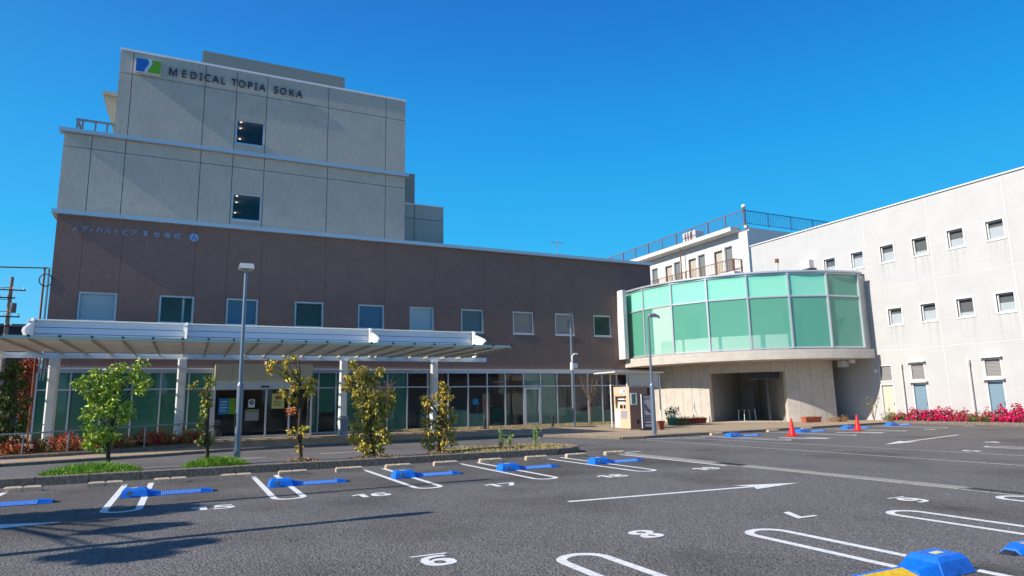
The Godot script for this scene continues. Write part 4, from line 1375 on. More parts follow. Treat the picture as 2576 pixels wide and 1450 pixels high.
func car_park():
	var m = struct("road_marking")
	# kerb row: bays 14 to 19
	for i in range(-1, 5):
		var x = -1.12 + 2.6 * i
		u_line(m, x, x + 0.5, -17.1, -12.85, 1.0)
	var nums = ["14", "15", "16", "17", "18", "19"]
	for i in 6:
		var x = -2.14 + 2.6 * i
		if i > 0:
			digits(m, nums[i], Vector3(x, 0, -12.25), 0.0, 1.15)
	line(m, [Vector2(11.7, -17.3), Vector2(11.7, -12.5)], 0.11, mt.paint)
	line(m, [Vector2(11.95, -17.3), Vector2(12.9, -17.5)], 0.22, mt.paint_faded)
	# near row: bays 9 to 6, read from the far side; 9 and 6 are underlined
	var near = [["9", 2.42], ["8", 5.07], ["7", 7.60], ["6", 10.13]]
	for q in near:
		digits(m, q[0], Vector3(q[1], 0, -6.86), PI, 1.15)
		if q[0] in ["9", "6"]:
			line(m, [Vector2(q[1] - 0.2, -7.14), Vector2(q[1] + 0.2, -7.14)], 0.045, mt.paint, "underline")
	for k in 5:
		var x = 3.50 + 2.59 * k
		u_line(m, x, x + 0.5, -1.2, -6.1, -1.0)
	# arrows
	arrow(m, Vector2(5.62, -9.62), Vector2(10.42, -9.27), 1.25)
	arrow(m, Vector2(-5.5, -12.2), Vector2(-1.55, -12.0), 1.1)
	arrow(m, Vector2(27.3, -16.3), Vector2(20.6, -14.7), 2.0)
	# walkway and far bays
	line(m, [Vector2(16.65, -22.6), Vector2(16.75, 2)], 0.10, mt.paint_faded)
	line(m, [Vector2(18.5, -22.5), Vector2(19.25, -12.0), Vector2(19.2, 2)], 0.10, mt.paint_faded)
	for q in [[20.0, -22.8, -18.6], [24.3, -23.0, -19.1], [28.4, -23.3, -19.7], [32.2, -23.6, -20.2]]:
		u_line(m, q[0], q[0] + 0.55, q[1], q[2], 1.0)
	line(m, [Vector2(17.2, -22.9), Vector2(19.4, -21.8)], 0.16, mt.paint)
	for q in [[21.3, -18.9, 1.3], [26.0, -20.0, 1.3]]:
		line(m, [Vector2(q[0], q[1] - 0.8), Vector2(q[0] + 0.7, q[1] + 0.9)], 0.3, mt.paint)
		line(m, [Vector2(q[0] + 0.9, q[1] - 0.2), Vector2(q[0] + 1.0, q[1] + 0.8)], 0.4, mt.paint_faded)
	digits(m, "2", Vector3(30.6, 0, -19.5), 0.0, 1.3)
	digits(m, "1", Vector3(34.8, 0, -20.2), 0.0, 1.3)
	digits(m, "4", Vector3(23.9, 0, -13.2), PI, 1.3)
	digits(m, "5", Vector3(19.9, 0, -11.6), PI, 1.3)
	u_line(m, 21.6, 22.15, -3.0, -12.0, -1.0)
	# broken line and edge line of the drive
	line(m, [Vector2(-2.95, -22.2), Vector2(-1.9, -22.45)], 0.1, mt.paint)
	line(m, [Vector2(1.0, -23.0), Vector2(2.4, -23.4)], 0.1, mt.paint)
	line(m, [Vector2(4.15, -23.7), Vector2(6.0, -23.9)], 0.1, mt.paint)
	line(m, [Vector2(7.9, -24.0), Vector2(9.6, -24.1)], 0.1, mt.paint)
	line(m, [Vector2(-6.5, -21.5), Vector2(-4.6, -21.8)], 0.1, mt.paint)
	# locks
	var proto = flap_lock()
	var first = true
	var lab = ["facing the parked row's shaded end", "facing the lone green tree", "facing the golden tree", "facing the bushiest tree", "facing the dull orange tree", "facing the island's rounded tip"]
	for i in range(-1, 5):
		var x = -1.12 + 2.6 * i
		var at = Vector3(x + 0.33, 0.005, -14.68 - 0.04 * i)
		var label = "blue ribbed flap lock on the asphalt " + lab[i + 1]
		proto.scale = Vector3(1, 0.86, 1)
		if first:
			proto.position = at
			proto.set_meta("label", label)
			first = false
		else:
			copy(proto, at, label)
	copy(proto, Vector3(6.28, 0.005, -4.1), "blue flap lock with yellow face at bay 8's line", PI)
	copy(proto, Vector3(8.88, 0.005, -4.15), "blue flap lock with yellow face at bay 7's line", PI)
	copy(proto, Vector3(3.68, 0.005, -4.1), "blue flap lock with yellow face at bay 9's line", PI)
	var fl = [[20.5, -21.4, "blue flap lock nearest the lamp post in the bays by the plaza kerb"], [25.1, -21.9, "blue flap lock just behind the cone with its tip up"], [29.1, -22.6, "blue flap lock beside the cone nearer the azaleas"], [33.2, -23.2, "blue flap lock at the azalea end of the plaza bays"]]
	for q in fl:
		var c = copy(proto, Vector3(q[0], 0.005, q[1]), q[2])
		c.scale = Vector3(1.15, 0.9, 1.0)
	# concrete wheel stops
	var sx = [-2.92, -1.48, -0.25, 1.10, 2.35, 3.68, 4.92, 6.2, 7.5, 8.9, 10.2, 11.53]
	var mesh = stop_shape().done(mt.kerb_stop)
	for i in sx.size():
		var t = thing("wheel_stop", "short beige concrete wheel stop in front of the island kerb", "wheel stop", Vector3(sx[i], 0, -16.95), "concrete wheel stops along the island kerb")
		t.rotation.y = rng.randf_range(-0.03, 0.03)
		part("block", mesh, mt.kerb_stop, t)
	for q in [[21.0, -22.9, "pale wheel stop by the plaza kerb behind the first flap lock"], [24.6, -23.1, "pale wheel stop by the plaza kerb near the garage"], [27.2, -23.4, "pale wheel stop by the plaza kerb near the pink trough"]]:
		var t = thing("wheel_stop", q[2], "wheel stop", Vector3(q[0], 0, q[1]), "pale wheel stops by the plaza kerb")
		part("block", mesh, mt.kerb_stop, t)
	# cones
	var cone = thing("traffic_cone", "red traffic cone standing in front of the garage wall's lit corner", "traffic cone", Vector3(22.5, 0.005, -20.1), "red traffic cones")
	part("base", Shape.new().chamfer(Vector3(0, 0.018, 0), Vector3(0.38, 0.035, 0.38), 0.01), mt.cone_red, cone)
	part("body", Shape.new().tube([Vector3(0, 0.035, 0), Vector3(0, 0.07, 0), Vector3(0, 0.68, 0), Vector3(0, 0.72, 0)], [0.17, 0.14, 0.035, 0.02], 20), mt.cone_red, cone)
	copy(cone, Vector3(27.9, 0.005, -21.15), "red traffic cone standing nearer the pink azaleas")
	# lamps
	lamp_square(Vector3(1.25, 0.11, -19.35))
	lamp_arm("curved", Vector3(18.3, 0.1, -23.75), 5.15, "grey lamp post with short curved arm on the plaza kerb")
	lamp_plain(Vector3(20.3, 0.1, -33.8))

func arrow(m, a, b, head):
	var d = (b - a).normalized()
	var n = Vector2(-d.y, d.x)
	var s := Shape.new()
	var w = 0.06
	var neck = b - d * head * 0.85
	var P = func(v): return Vector3(v.x, 0.004, v.y)
	s.quad(P.call(a - n * w), P.call(a + n * w), P.call(neck + n * w), P.call(neck - n * w))
	s.tri(P.call(b), P.call(b - d * head + n * 0.30), P.call(neck))
	s.tri(P.call(b), P.call(neck), P.call(b - d * head - n * 0.30))
	part("direction_arrow", s, mt.paint, m)

func lamp_square(at):
	var l = thing("street_lamp", "tall grey lamp post with square flat head on the island", "street lamp", at, "lamp posts")
	part("lower_pole", Shape.new().tube([Vector3(0, 0, 0), Vector3(0, 2.08, 0)], 0.085, 14), mt.lamp_post, l)
	part("sleeve", Shape.new().tube([Vector3(0, 2.08, 0), Vector3(0, 2.16, 0)], [0.085, 0.055], 14), mt.lamp_post, l)
	part("upper_pole", Shape.new().tube([Vector3(0, 2.15, 0), Vector3(0, 5.2, 0)], [0.055, 0.045], 14), mt.lamp_post, l)
	var h = node("lamp_head", l, Vector3(0, 5.2, 0))
	part("neck", Shape.new().tube([Vector3(0, -0.02, 0), Vector3(0, 0.06, 0)], [0.07, 0.10], 12), mt.lamp_head, h)
	part("shade", Shape.new().hexa([Vector3(-0.20, 0.06, -0.20), Vector3(-0.20, 0.06, 0.20), Vector3(0.20, 0.06, 0.20), Vector3(0.20, 0.06, -0.20), Vector3(-0.17, 0.2, -0.17), Vector3(-0.17, 0.2, 0.17), Vector3(0.17, 0.2, 0.17), Vector3(0.17, 0.2, -0.17)]), mt.lamp_glass, h)
	part("door", Shape.new().box(Vector3(0, 0.7, 0.083), Vector3(0.07, 0.3, 0.012)), mt.lamp_post, l)
	part("cable_clip", Shape.new().tube([Vector3(-0.08, 1.0, 0.04), Vector3(-0.09, 1.35, 0.04)], 0.02, 6), mt.black, l)
	return l

func lamp_arm(_kind, at, h, label):
	var l = thing("street_lamp", label, "street lamp", at, "lamp posts")
	part("lower_pole", Shape.new().tube([Vector3(0, 0, 0), Vector3(0, 2.1, 0)], 0.10, 14), mt.lamp_post, l)
	part("sleeve", Shape.new().tube([Vector3(0, 2.1, 0), Vector3(0, 2.2, 0)], [0.10, 0.06], 14), mt.lamp_post, l)
	part("upper_pole", Shape.new().tube([Vector3(0, 2.2, 0), Vector3(0, h, 0)], [0.06, 0.05], 12), mt.lamp_post, l)
	var hd := Shape.new()
	hd.tube([Vector3(-0.02, h - 0.03, 0), Vector3(0.1, h + 0.08, 0), Vector3(0.35, h + 0.1, 0), Vector3(0.58, h + 0.02, 0), Vector3(0.66, h - 0.05, 0)], [0.06, 0.075, 0.08, 0.06, 0.015], 10)
	part("lamp_head", hd, mt.lamp_head, l)
	part("lens", Shape.new().box(Vector3(0.36, h + 0.005, 0), Vector3(0.34, 0.05, 0.11)), mt.lamp_glass, l)
	return l

func lamp_plain(at):
	var l = thing("street_lamp", "slim pole with white camera arm before the ground floor glazing", "street lamp", at, "lamp posts")
	part("lower_pole", Shape.new().tube([Vector3(0, 0, 0), Vector3(0, 3.3, 0)], 0.085, 12), mt.lamp_post, l)
	part("sleeve", Shape.new().tube([Vector3(0, 3.3, 0), Vector3(0, 3.75, 0)], 0.11, 12), mt.white, l)
	part("upper_pole", Shape.new().tube([Vector3(0, 3.75, 0), Vector3(0, 6.1, 0)], [0.07, 0.05], 12), mt.lamp_post, l)
	part("lamp_head", Shape.new().bar(Vector3(0, 5.75, 0), Vector3(0.02, 6.75, 0.02), 0.10, 0.10), mt.dark_metal, l)
	part("camera_arm", Shape.new().tube([Vector3(-0.02, 3.8, 0.1), Vector3(-0.04, 4.1, 0.12), Vector3(0.12, 4.25, 0.1), Vector3(0.34, 4.25, 0.1)], 0.04, 8), mt.white, l)
	part("box", Shape.new().box(Vector3(0.22, 3.55, 0), Vector3(0.26, 0.3, 0.12)), mt.lamp_glass, l)

# ---------------------------------------------------------------- plants
func shade(c, v = 0.18):
	var k = 1.0 + rng.randf_range(-v, v)
	return Color(clamp(c.r * k * (1.0 + rng.randf_range(-0.08, 0.08)), 0, 1), clamp(c.g * k, 0, 1), clamp(c.b * k, 0, 1))

func rand_dir():
	var z = rng.randf_range(-1, 1)
	var a = rng.randf() * TAU
	return Vector3(sqrt(1 - z * z) * cos(a), z, sqrt(1 - z * z) * sin(a))

func tuft(s, p, n, size, cols, droop = 0.5):   # a spray of leaves round a twig's end
	for k in n:
		var d = rand_dir()
		d = (d + Vector3(0, -droop, 0)).normalized()
		s.col = shade(cols[rng.randi() % cols.size()])
		var up = (rand_dir() + Vector3(0, 1.1, 0)).normalized()
		var l = size * rng.randf_range(0.7, 1.25)
		s.leaf(p + d * size * 0.15, d, up, l, l * 0.46)

# blobs: [px, py, radius px] in the photograph at depth z; each becomes a clump in space
func shade_tree(called, label, base, z, blobs, cols, leaf, density, trunk_top, group):
	var t = thing(called, label, "tree", base, group)
	var sc = 1665.0 / (on_z(blobs[0][0], blobs[0][1], z) - EYE).length()
	var s := Shape.new()
	var top = on_z(trunk_top[0], trunk_top[1], z) - base
	var tr := Shape.new()
	var bend = Vector3(rng.randf_range(-0.04, 0.04), 0, 0.03)
	var spine = [Vector3.ZERO, top * 0.3 + bend, top * 0.65 - bend, top]
	tr.tube(spine, [0.055, 0.045, 0.034, 0.015], 8)
	part("trunk", tr, mt.bark, t)
	for b in blobs:
		var r = b[2] / sc
		var c = on_z(b[0], b[1], z) - base + Vector3(0, 0, rng.randf_range(-0.8, 0.8) * max(r, 0.22))
		# limb from the spine to the clump
		var u = clamp((c.y - 0.25) / max(top.y, 0.1), 0.12, 1.0)
		var q = Vector3.ZERO.lerp(top, u * 0.82)
		var li := Shape.new()
		li.tube([q, q.lerp(c, 0.5) + Vector3(0, 0.06, 0), c], [0.02, 0.013, 0.005], 5)
		part("limb", li, mt.bark, t)
		for k in int(density * r * r * 230.0) + 8:
			var p = c + rand_dir() * r * pow(rng.randf(), 0.5) * 0.92
			tuft(s, p, 6, leaf, cols if b.size() < 4 else b[3])
	part("crown", s, mt.leaf, t)
	return t

func grass_clump(s, at, n, rx, rz, h, cols, lean = 0.3):
	for k in n:
		var a = rng.randf() * TAU
		var q = sqrt(rng.randf())
		var p = at + Vector3(cos(a) * rx * q, 0, sin(a) * rz * q)
		var d = Vector3(rng.randf_range(-lean, lean), 1, rng.randf_range(-lean, lean)).normalized()
		var hh = h * rng.randf_range(0.6, 1.2) * (1.2 - 0.85 * q * q)
		var w = Vector3(rng.randf_range(-1, 1), 0, rng.randf_range(-1, 1)).normalized() * 0.010
		s.col = shade(cols[rng.randi() % cols.size()], 0.25)
		var m = p + d * hh * 0.6
		var tip = p + d * hh + Vector3(d.x, -0.1, d.z) * hh * 0.5
		s.quad(p - w, p + w, m + w * 0.7, m - w * 0.7)
		s.tri(m - w * 0.7, m + w * 0.7, tip)

func island():
	var isl = struct("island")
	var loop = [Vector2(10.2, -18.05)]
	for k in range(1, 8):
		var a = PI / 2 - PI * k / 8
		loop.append(Vector2(10.2 + 1.3 * cos(a), -19.35 + 1.3 * sin(a)))
	loop.append_array([Vector2(10.2, -20.65), Vector2(7.5, -20.7)])
	var s := Shape.new()
	poly_sheet(s, loop + [Vector2(7.5, -18.05)], 0.165)
	part("soil", s, mt.soil, isl)
	kerb_run(isl, [Vector2(-14, -18.05)] + loop, 0.16, -0.02, 0.20, mt.kerb, 1.0)
	# the drive's asphalt ramps up to the back of the kerb
	var rp := Shape.new()
	rp.quad(Vector3(-14, 0.185, -18.135), Vector3(7.48, 0.185, -18.135), Vector3(7.48, 0.0005, -22.0), Vector3(-14, 0.0005, -22.0))
	rp.quad(Vector3(7.48, 0.185, -18.135), Vector3(7.48, -0.02, -18.135), Vector3(7.48, -0.02, -22.0), Vector3(7.48, 0.0005, -22.0))
	part("ramp", rp, mt.asphalt, isl)
	# dry grass and moss as ground cover
	var g := Shape.new()
	var straw = [Color(0.40, 0.31, 0.13), Color(0.33, 0.26, 0.10), Color(0.28, 0.27, 0.09), Color(0.45, 0.37, 0.18)]
	for k in 2600:
		var x = rng.randf_range(7.3, 11.0)
		var z = rng.randf_range(-20.5, -18.25)
		if Vector2(x - 10.2, z + 19.35).length() > 1.1 and x > 10.2:
			continue
		grass_clump(g, Vector3(x, 0.165, z), 2, 0.06, 0.06, 0.05 + (0.05 if x > 8.0 else 0.0), straw, 0.9)
	var go = MeshInstance3D.new()
	go.mesh = g.done(mt.grass)
	go.name = "dry_grass"
	go.set_meta("kind", "stuff")
	isl.add_child(go)
	# lush grass mounds at the first trees
	for q in [[-1.95, -18.95, 1.05, 0.65, 0.25, "bright green grass mound round the lone green tree"], [0.75, -19.1, 0.78, 0.5, 0.24, "bright green grass tuft round the lamp post's foot"]]:
		var o = thing("grass_mound", q[5], "grass", Vector3(q[0], 0.13, q[1]), "grass mounds on the island")
		o.set_meta("kind", "stuff")
		var sh := Shape.new()
		grass_clump(sh, Vector3.ZERO, 5200, q[2], q[3], q[4], [Color(0.16, 0.33, 0.02), Color(0.22, 0.40, 0.03), Color(0.12, 0.25, 0.015)], 0.55)
		part("blades", sh, mt.grass, o)
	# weeds at the island's tip
	for q in [[8.75, -19.0, 0.62, "upright green weed at the island's rounded tip"], [10.0, -19.1, 0.75, "taller upright green weed beside the island's end kerb"], [9.3, -19.6, 0.4, "small green weed between the two upright weeds"]]:
		var o = thing("weed", q[3], "plant", Vector3(q[0], 0.165, q[1]), "weeds on the island")
		var st := Shape.new()
		var lf := Shape.new()
		for k in 6:
			var tip = Vector3(rng.randf_range(-0.16, 0.16), q[2] * rng.randf_range(0.7, 1.0), rng.randf_range(-0.12, 0.12))
			st.tube([Vector3.ZERO, tip * 0.5 + Vector3(0.01, 0, 0), tip], [0.008, 0.006, 0.003], 5)
			for j in 9:
				tuft(lf, tip * (0.2 + 0.8 * j / 8.0), 2, 0.085, [Color(0.20, 0.34, 0.05), Color(0.28, 0.38, 0.08)], -0.4)
		part("stem", st, mt.bark_pale, o)
		part("foliage", lf, mt.leaf, o)
	# dead-leaf mulch heaps round the trees
	for q in [[2.85, -19.0, 0.55], [4.85, -19.0, 0.8], [6.85, -18.95, 0.6]]:
		var sh := Shape.new()
		for k in 420:
			var a = rng.randf() * TAU
			var r = sqrt(rng.randf()) * q[2]
			sh.col = shade([Color(0.30, 0.19, 0.08), Color(0.36, 0.26, 0.12), Color(0.22, 0.14, 0.07)][rng.randi() % 3])
			var p = Vector3(q[0] + cos(a) * r, 0.135 + 0.12 * (1 - r / q[2]), q[1] + sin(a) * r * 0.7)
			sh.leaf(p, rand_dir() * Vector3(1, 0.25, 1), (Vector3.UP + rand_dir() * 0.5).normalized(), 0.10, 0.045)
		var mu = part("leaf_litter", sh, mt.grass, isl)
		mu.set_meta("kind", "stuff")
	# the five trees
	var lime = [Color(0.30, 0.45, 0.03), Color(0.42, 0.54, 0.04), Color(0.20, 0.33, 0.03), Color(0.54, 0.57, 0.09)]
	var olive = [Color(0.30, 0.33, 0.04), Color(0.45, 0.41, 0.06), Color(0.18, 0.22, 0.04)]
	var gold = [Color(0.68, 0.50, 0.04), Color(0.75, 0.55, 0.06), Color(0.50, 0.44, 0.05), Color(0.66, 0.36, 0.04)]
	var ygreen = [Color(0.60, 0.52, 0.06), Color(0.44, 0.43, 0.05), Color(0.70, 0.57, 0.10), Color(0.26, 0.26, 0.04)]
	var dull = [Color(0.26, 0.21, 0.04), Color(0.17, 0.18, 0.04), Color(0.39, 0.27, 0.06), Color(0.33, 0.32, 0.08), Color(0.48, 0.24, 0.06)]
	var red = [Color(0.60, 0.15, 0.04), Color(0.68, 0.26, 0.06)]
	var grp = "young broadleaf trees on the island"
	shade_tree("broadleaf_tree", "bright green young tree with open crown on the grass mound", Vector3(-1.68, 0.115, -19.5), -19.5, [[296, 923, 20], [353, 926, 21], [250, 946, 24], [210, 961, 24], [283, 956, 26], [338, 948, 18], [358, 976, 24], [250, 981, 28], [288, 981, 26], [225, 993, 16], [250, 1018, 28], [225, 1038, 22], [275, 1026, 24], [313, 1018, 20], [325, 1043, 16], [308, 1048, 18], [233, 1081, 24], [263, 1086, 24], [225, 1106, 20], [250, 1111, 22], [283, 1098, 12], [372, 958, 10]], lime, 0.115, 0.85, [290, 960], grp)
	shade_tree("broadleaf_tree", "thin yellow-green sapling beside the square-headed lamp post", Vector3(0.58, 0.115, -19.9), -19.9, [[485, 968, 12], [525, 956, 15], [515, 981, 15], [518, 1006, 14], [523, 1018, 15], [510, 1043, 14], [505, 1068, 12], [525, 1098, 15], [500, 1106, 13], [520, 1116, 14]], olive, 0.10, 0.8, [520, 965], grp)
	shade_tree("broadleaf_tree", "sparse golden tree with bare lower trunk", Vector3(2.87, 0.115, -19.2), -19.2, [[739, 896, 10], [684, 913, 13], [717, 908, 12], [682, 928, 10], [714, 928, 12], [749, 941, 16], [724, 953, 14], [787, 956, 12], [764, 966, 18], [784, 976, 15], [739, 973, 15], [711, 986, 10], [732, 1006, 11], [749, 1008, 11], [774, 991, 13], [737, 1033, 11, red], [729, 1086, 11], [759, 1081, 13], [754, 1098, 11], [754, 1128, 9]], gold + gold + olive, 0.10, 1.0, [752, 905], grp)
	shade_tree("broadleaf_tree", "bushiest yellow-green tree leafed down to the ground", Vector3(4.85, 0.115, -19.3), -19.3, [[887, 916, 12], [897, 936, 14], [914, 933, 18], [954, 936, 14], [879, 956, 18], [927, 951, 22], [874, 971, 14], [909, 973, 24], [939, 961, 14], [894, 996, 16], [927, 1003, 24], [957, 996, 20], [982, 996, 17], [902, 1018, 18], [934, 1031, 24], [964, 1018, 22], [984, 1018, 14], [909, 1046, 18], [939, 1056, 24], [964, 1043, 18], [897, 1071, 18], [927, 1081, 26], [957, 1076, 22], [894, 1101, 18], [914, 1106, 24], [952, 1101, 25], [977, 1101, 17], [927, 1126, 22], [949, 1124, 18], [907, 1124, 14]], ygreen + ygreen + gold + dull, 0.10, 1.5, [925, 950], grp)
	shade_tree("broadleaf_tree", "smaller dull orange-green tree next to the bushiest one", Vector3(6.83, 0.115, -19.2), -19.2, [[1109, 968, 10], [1119, 978, 12], [1102, 996, 14], [1122, 998, 12], [1072, 1006, 12], [1089, 1013, 16], [1067, 1018, 10], [1109, 1021, 16], [1079, 1031, 14], [1134, 1031, 12], [1114, 1043, 16], [1069, 1061, 14], [1092, 1063, 18], [1127, 1066, 18], [1144, 1053, 10], [1069, 1086, 14], [1102, 1088, 20], [1134, 1088, 16], [1077, 1111, 16], [1109, 1116, 20], [1137, 1111, 12], [1089, 1126, 12]], gold + dull, 0.095, 1.5, [1105, 985], grp)

func bush(called, label, at, rx, ry, rz, leaves, bloom, bloom_share, group, leaf = 0.075, n = 420):
	var o = thing(called, label, "shrub", at, group)
	var st := Shape.new()
	for k in 6:
		var tip = Vector3(rng.randf_range(-rx, rx) * 0.7, ry * 0.8, rng.randf_range(-rz, rz) * 0.7)
		st.tube([Vector3(tip.x * 0.2, 0, tip.z * 0.2), tip], [0.014, 0.005], 5)
	part("stem", st, mt.bark, o)
	var s := Shape.new()
	var f := Shape.new()
	for k in n:
		var d = rand_dir()
		d.y = abs(d.y)
		var q = pow(rng.randf(), 0.4) * (0.85 + 0.3 * sin(d.x * 5.0 + at.x * 3.0) * sin(d.z * 4.0 + at.z))
		var p = Vector3(d.x * rx, d.y * ry + 0.05, d.z * rz) * q
		if rng.randf() < bloom_share and q > 0.55:
			for j in 6:
				f.col = shade(bloom[rng.randi() % bloom.size()], 0.15)
				var a = (rand_dir() + d).normalized()
				f.leaf(p + d * 0.04, a, d, 0.085, 0.085)
		else:
			tuft(s, p, 4, leaf, leaves, -0.1)
	part("foliage", s, mt.leaf, o)
	if bloom_share > 0:
		part("blossom", f, mt.leaf, o)
	return o

func planter():
	# low bed at the hospital's left, its kerb, rail, red shrubs and trees
	var pb = struct("planter_bed")
	var edge = [Vector2(-14, -26.3), Vector2(-5.2, -26.95), Vector2(-3.9, -27.3), Vector2(-1.0, -28.7), Vector2(0.9, -30.2), Vector2(1.0, -33.4)]
	var s := Shape.new()
	poly_sheet(s, edge + [Vector2(-14, -37.5)], 0.16)
	part("soil", s, mt.soil, pb)
	kerb_run(pb, edge, 0.14, 0.08, 0.21, mt.kerb, 1.0)
	var rail = thing("handrail", "thin grey handrail on posts along the red shrubs", "railing", Vector3.ZERO)
	var pts = [Vector3(-9, 0.85, -27.0), Vector3(-4.9, 0.88, -27.6), Vector3(-3.7, 0.92, -28.2), Vector3(-1.4, 0.98, -29.3), Vector3(0.85, 1.02, -30.8)]
	for i in pts.size():
		part("post", Shape.new().tube([Vector3(pts[i].x, 0.14, pts[i].z), pts[i]], 0.025, 8), mt.galv, rail)
		if i > 0:
			part("rail", Shape.new().tube([pts[i - 1], pts[i]], 0.028, 8), mt.galv, rail)
	var redl = [Color(0.45, 0.08, 0.03), Color(0.54, 0.15, 0.04), Color(0.33, 0.18, 0.04), Color(0.60, 0.24, 0.06)]
	var mix = [Color(0.24, 0.26, 0.04), Color(0.39, 0.20, 0.04), Color(0.49, 0.30, 0.06)]
	var pink = [Color(0.72, 0.02, 0.10), Color(0.80, 0.04, 0.14), Color(0.62, 0.02, 0.08)]
	var spots = [[-6.4, -28.4, 0.55], [-5.5, -29.0, 0.5], [-4.7, -29.6, 0.6], [-3.9, -30.1, 0.62], [-3.1, -30.6, 0.6], [-2.3, -31.2, 0.58], [-1.5, -31.7, 0.6], [-0.8, -32.1, 0.62], [-0.1, -32.4, 0.64], [0.5, -32.6, 0.55], [-7.3, -28.2, 0.6], [-2.8, -31.9, 0.6], [-4.3, -31.2, 0.6], [-5.8, -30.4, 0.6], [-1.2, -33.0, 0.6]]
	for i in spots.size():
		var q = spots[i]
		bush("red_shrub", "low red and orange leaved shrub behind the handrail", Vector3(q[0], 0.16, q[1]), 0.58, q[2] * 0.95, 0.5, redl if i % 3 < 2 else mix, pink, 0.22 if i % 2 == 0 else 0.07, "red shrubs behind the handrail", 0.085, 260)
	# tree in the bed, and a red maple behind
	var dark = [Color(0.07, 0.11, 0.02), Color(0.11, 0.16, 0.03), Color(0.17, 0.20, 0.04), Color(0.20, 0.17, 0.04)]
	var bl = []
	for k in 46:
		var y = 915.0 + 195.0 * k / 45.0
		var half = 16.0 + 24.0 * sin(clamp((y - 900) / 215.0, 0, 1) * PI * 0.62)
		bl.append([28 + rng.randf_range(-half, half), y + rng.randf_range(-8, 8), 13])
	shade_tree("camellia_tree", "dark green tree in the planter bed", Vector3(-5.75, 0.16, -29.3), -29.3, bl, dark, 0.12, 0.8, [27, 925], "")
	var mb = []
	for k in 30:
		mb.append([rng.randf_range(52, 92), rng.randf_range(905, 1060), 12])
	shade_tree("maple_tree", "red-leaved maple behind the dark green tree", Vector3(-7.9, 0.16, -43.0), -43.0, mb, [Color(0.35, 0.05, 0.02), Color(0.42, 0.11, 0.03), Color(0.25, 0.06, 0.03)], 0.15, 0.5, [72, 930], "")
	var bol = thing("bollard", "dark short bollard light in the red shrubs", "bollard", Vector3(-5.9, 0.16, -27.6))
	part("post", Shape.new().tube([Vector3.ZERO, Vector3(0, 0.55, 0)], 0.07, 12), mt.dark_metal, bol)
	part("cap", Shape.new().tube([Vector3(0, 0.55, 0), Vector3(0, 0.62, 0)], [0.085, 0.06], 12), mt.dark_metal, bol)
	# dry strip before the glazing
	var dg := Shape.new()
	for k in 5200:
		var x = rng.randf_range(8.6, 27.0)
		grass_clump(dg, Vector3(x, 0.10, rng.randf_range(-37.6, -36.3)), 2, 0.09, 0.09, 0.16, [Color(0.46, 0.35, 0.15), Color(0.38, 0.28, 0.11), Color(0.30, 0.24, 0.09)], 0.9)
	var ds = struct("grass_strip")
	var dgm = part("dry_grass", dg, mt.grass, ds)
	dgm.set_meta("kind", "stuff")
	var so := Shape.new()
	so.quad(Vector3(8.5, 0.108, -37.8), Vector3(27.2, 0.108, -37.8), Vector3(27.2, 0.108, -36.2), Vector3(8.5, 0.108, -36.2))
	part("soil", so, mt.soil, ds)
	bare_tree("bare twiggy tree with red buds before the green panes", Vector3(9.7, 0.108, -36.9), 3.0, mt.bark_pale, [Color(0.32, 0.10, 0.06)])
	bare_tree("bare forked tree beside the payment kiosk", Vector3(23.2, 0.108, -36.6), 3.3, mt.bark_pale, [])
	for q in [[15.6, -36.0], [20.0, -35.8]]:
		var bo = thing("bollard", "short black bollard on the paving before the %s" % ["dark panes" if q[0] < 17 else "glass door"], "bollard", Vector3(q[0], 0.1, q[1]))
		part("post", Shape.new().tube([Vector3.ZERO, Vector3(0, 0.6, 0)], 0.09, 12), mt.dark_metal, bo)
		part("cap", Shape.new().tube([Vector3(0, 0.6, 0), Vector3(0, 0.66, 0)], [0.1, 0.07], 12), mt.dark_metal, bo)

func bare_tree(label, at, h, m, buds):
	var t = thing("bare_tree", label, "tree", at)
	var tr := Shape.new()
	tr.tube([Vector3.ZERO, Vector3(0.03, h * 0.3, 0), Vector3(0.0, h * 0.55, 0.02)], [0.06, 0.05, 0.04], 8)
	part("trunk", tr, m, t)
	var lf := Shape.new()
	for k in 9:
		var a = k * 2.4
		var b0 = Vector3(0, h * (0.3 + 0.03 * k), 0)
		var tip = Vector3(cos(a) * h * 0.2, h * rng.randf_range(0.78, 1.0), sin(a) * h * 0.2)
		var br := Shape.new()
		br.tube([b0, b0.lerp(tip, 0.5) + Vector3(cos(a), 0, sin(a)) * 0.1, tip], [0.025, 0.016, 0.006], 6)
		for j in 9:
			var u = rng.randf_range(0.3, 0.95)
			var p = b0.lerp(tip, u) + Vector3(cos(a), 0, sin(a)) * 0.1 * (1 - abs(u * 2 - 1))
			var q = p + (rand_dir() + Vector3(0, 0.8, 0)).normalized() * rng.randf_range(0.25, 0.5)
			br.tube([p, q], [0.009, 0.003], 4)
			if not buds.is_empty():
				tuft(lf, q, 2, 0.06, buds)
		part("branch", br, m, t)
	if not buds.is_empty():
		part("buds", lf, mt.leaf, t).set_meta("kind", "stuff")

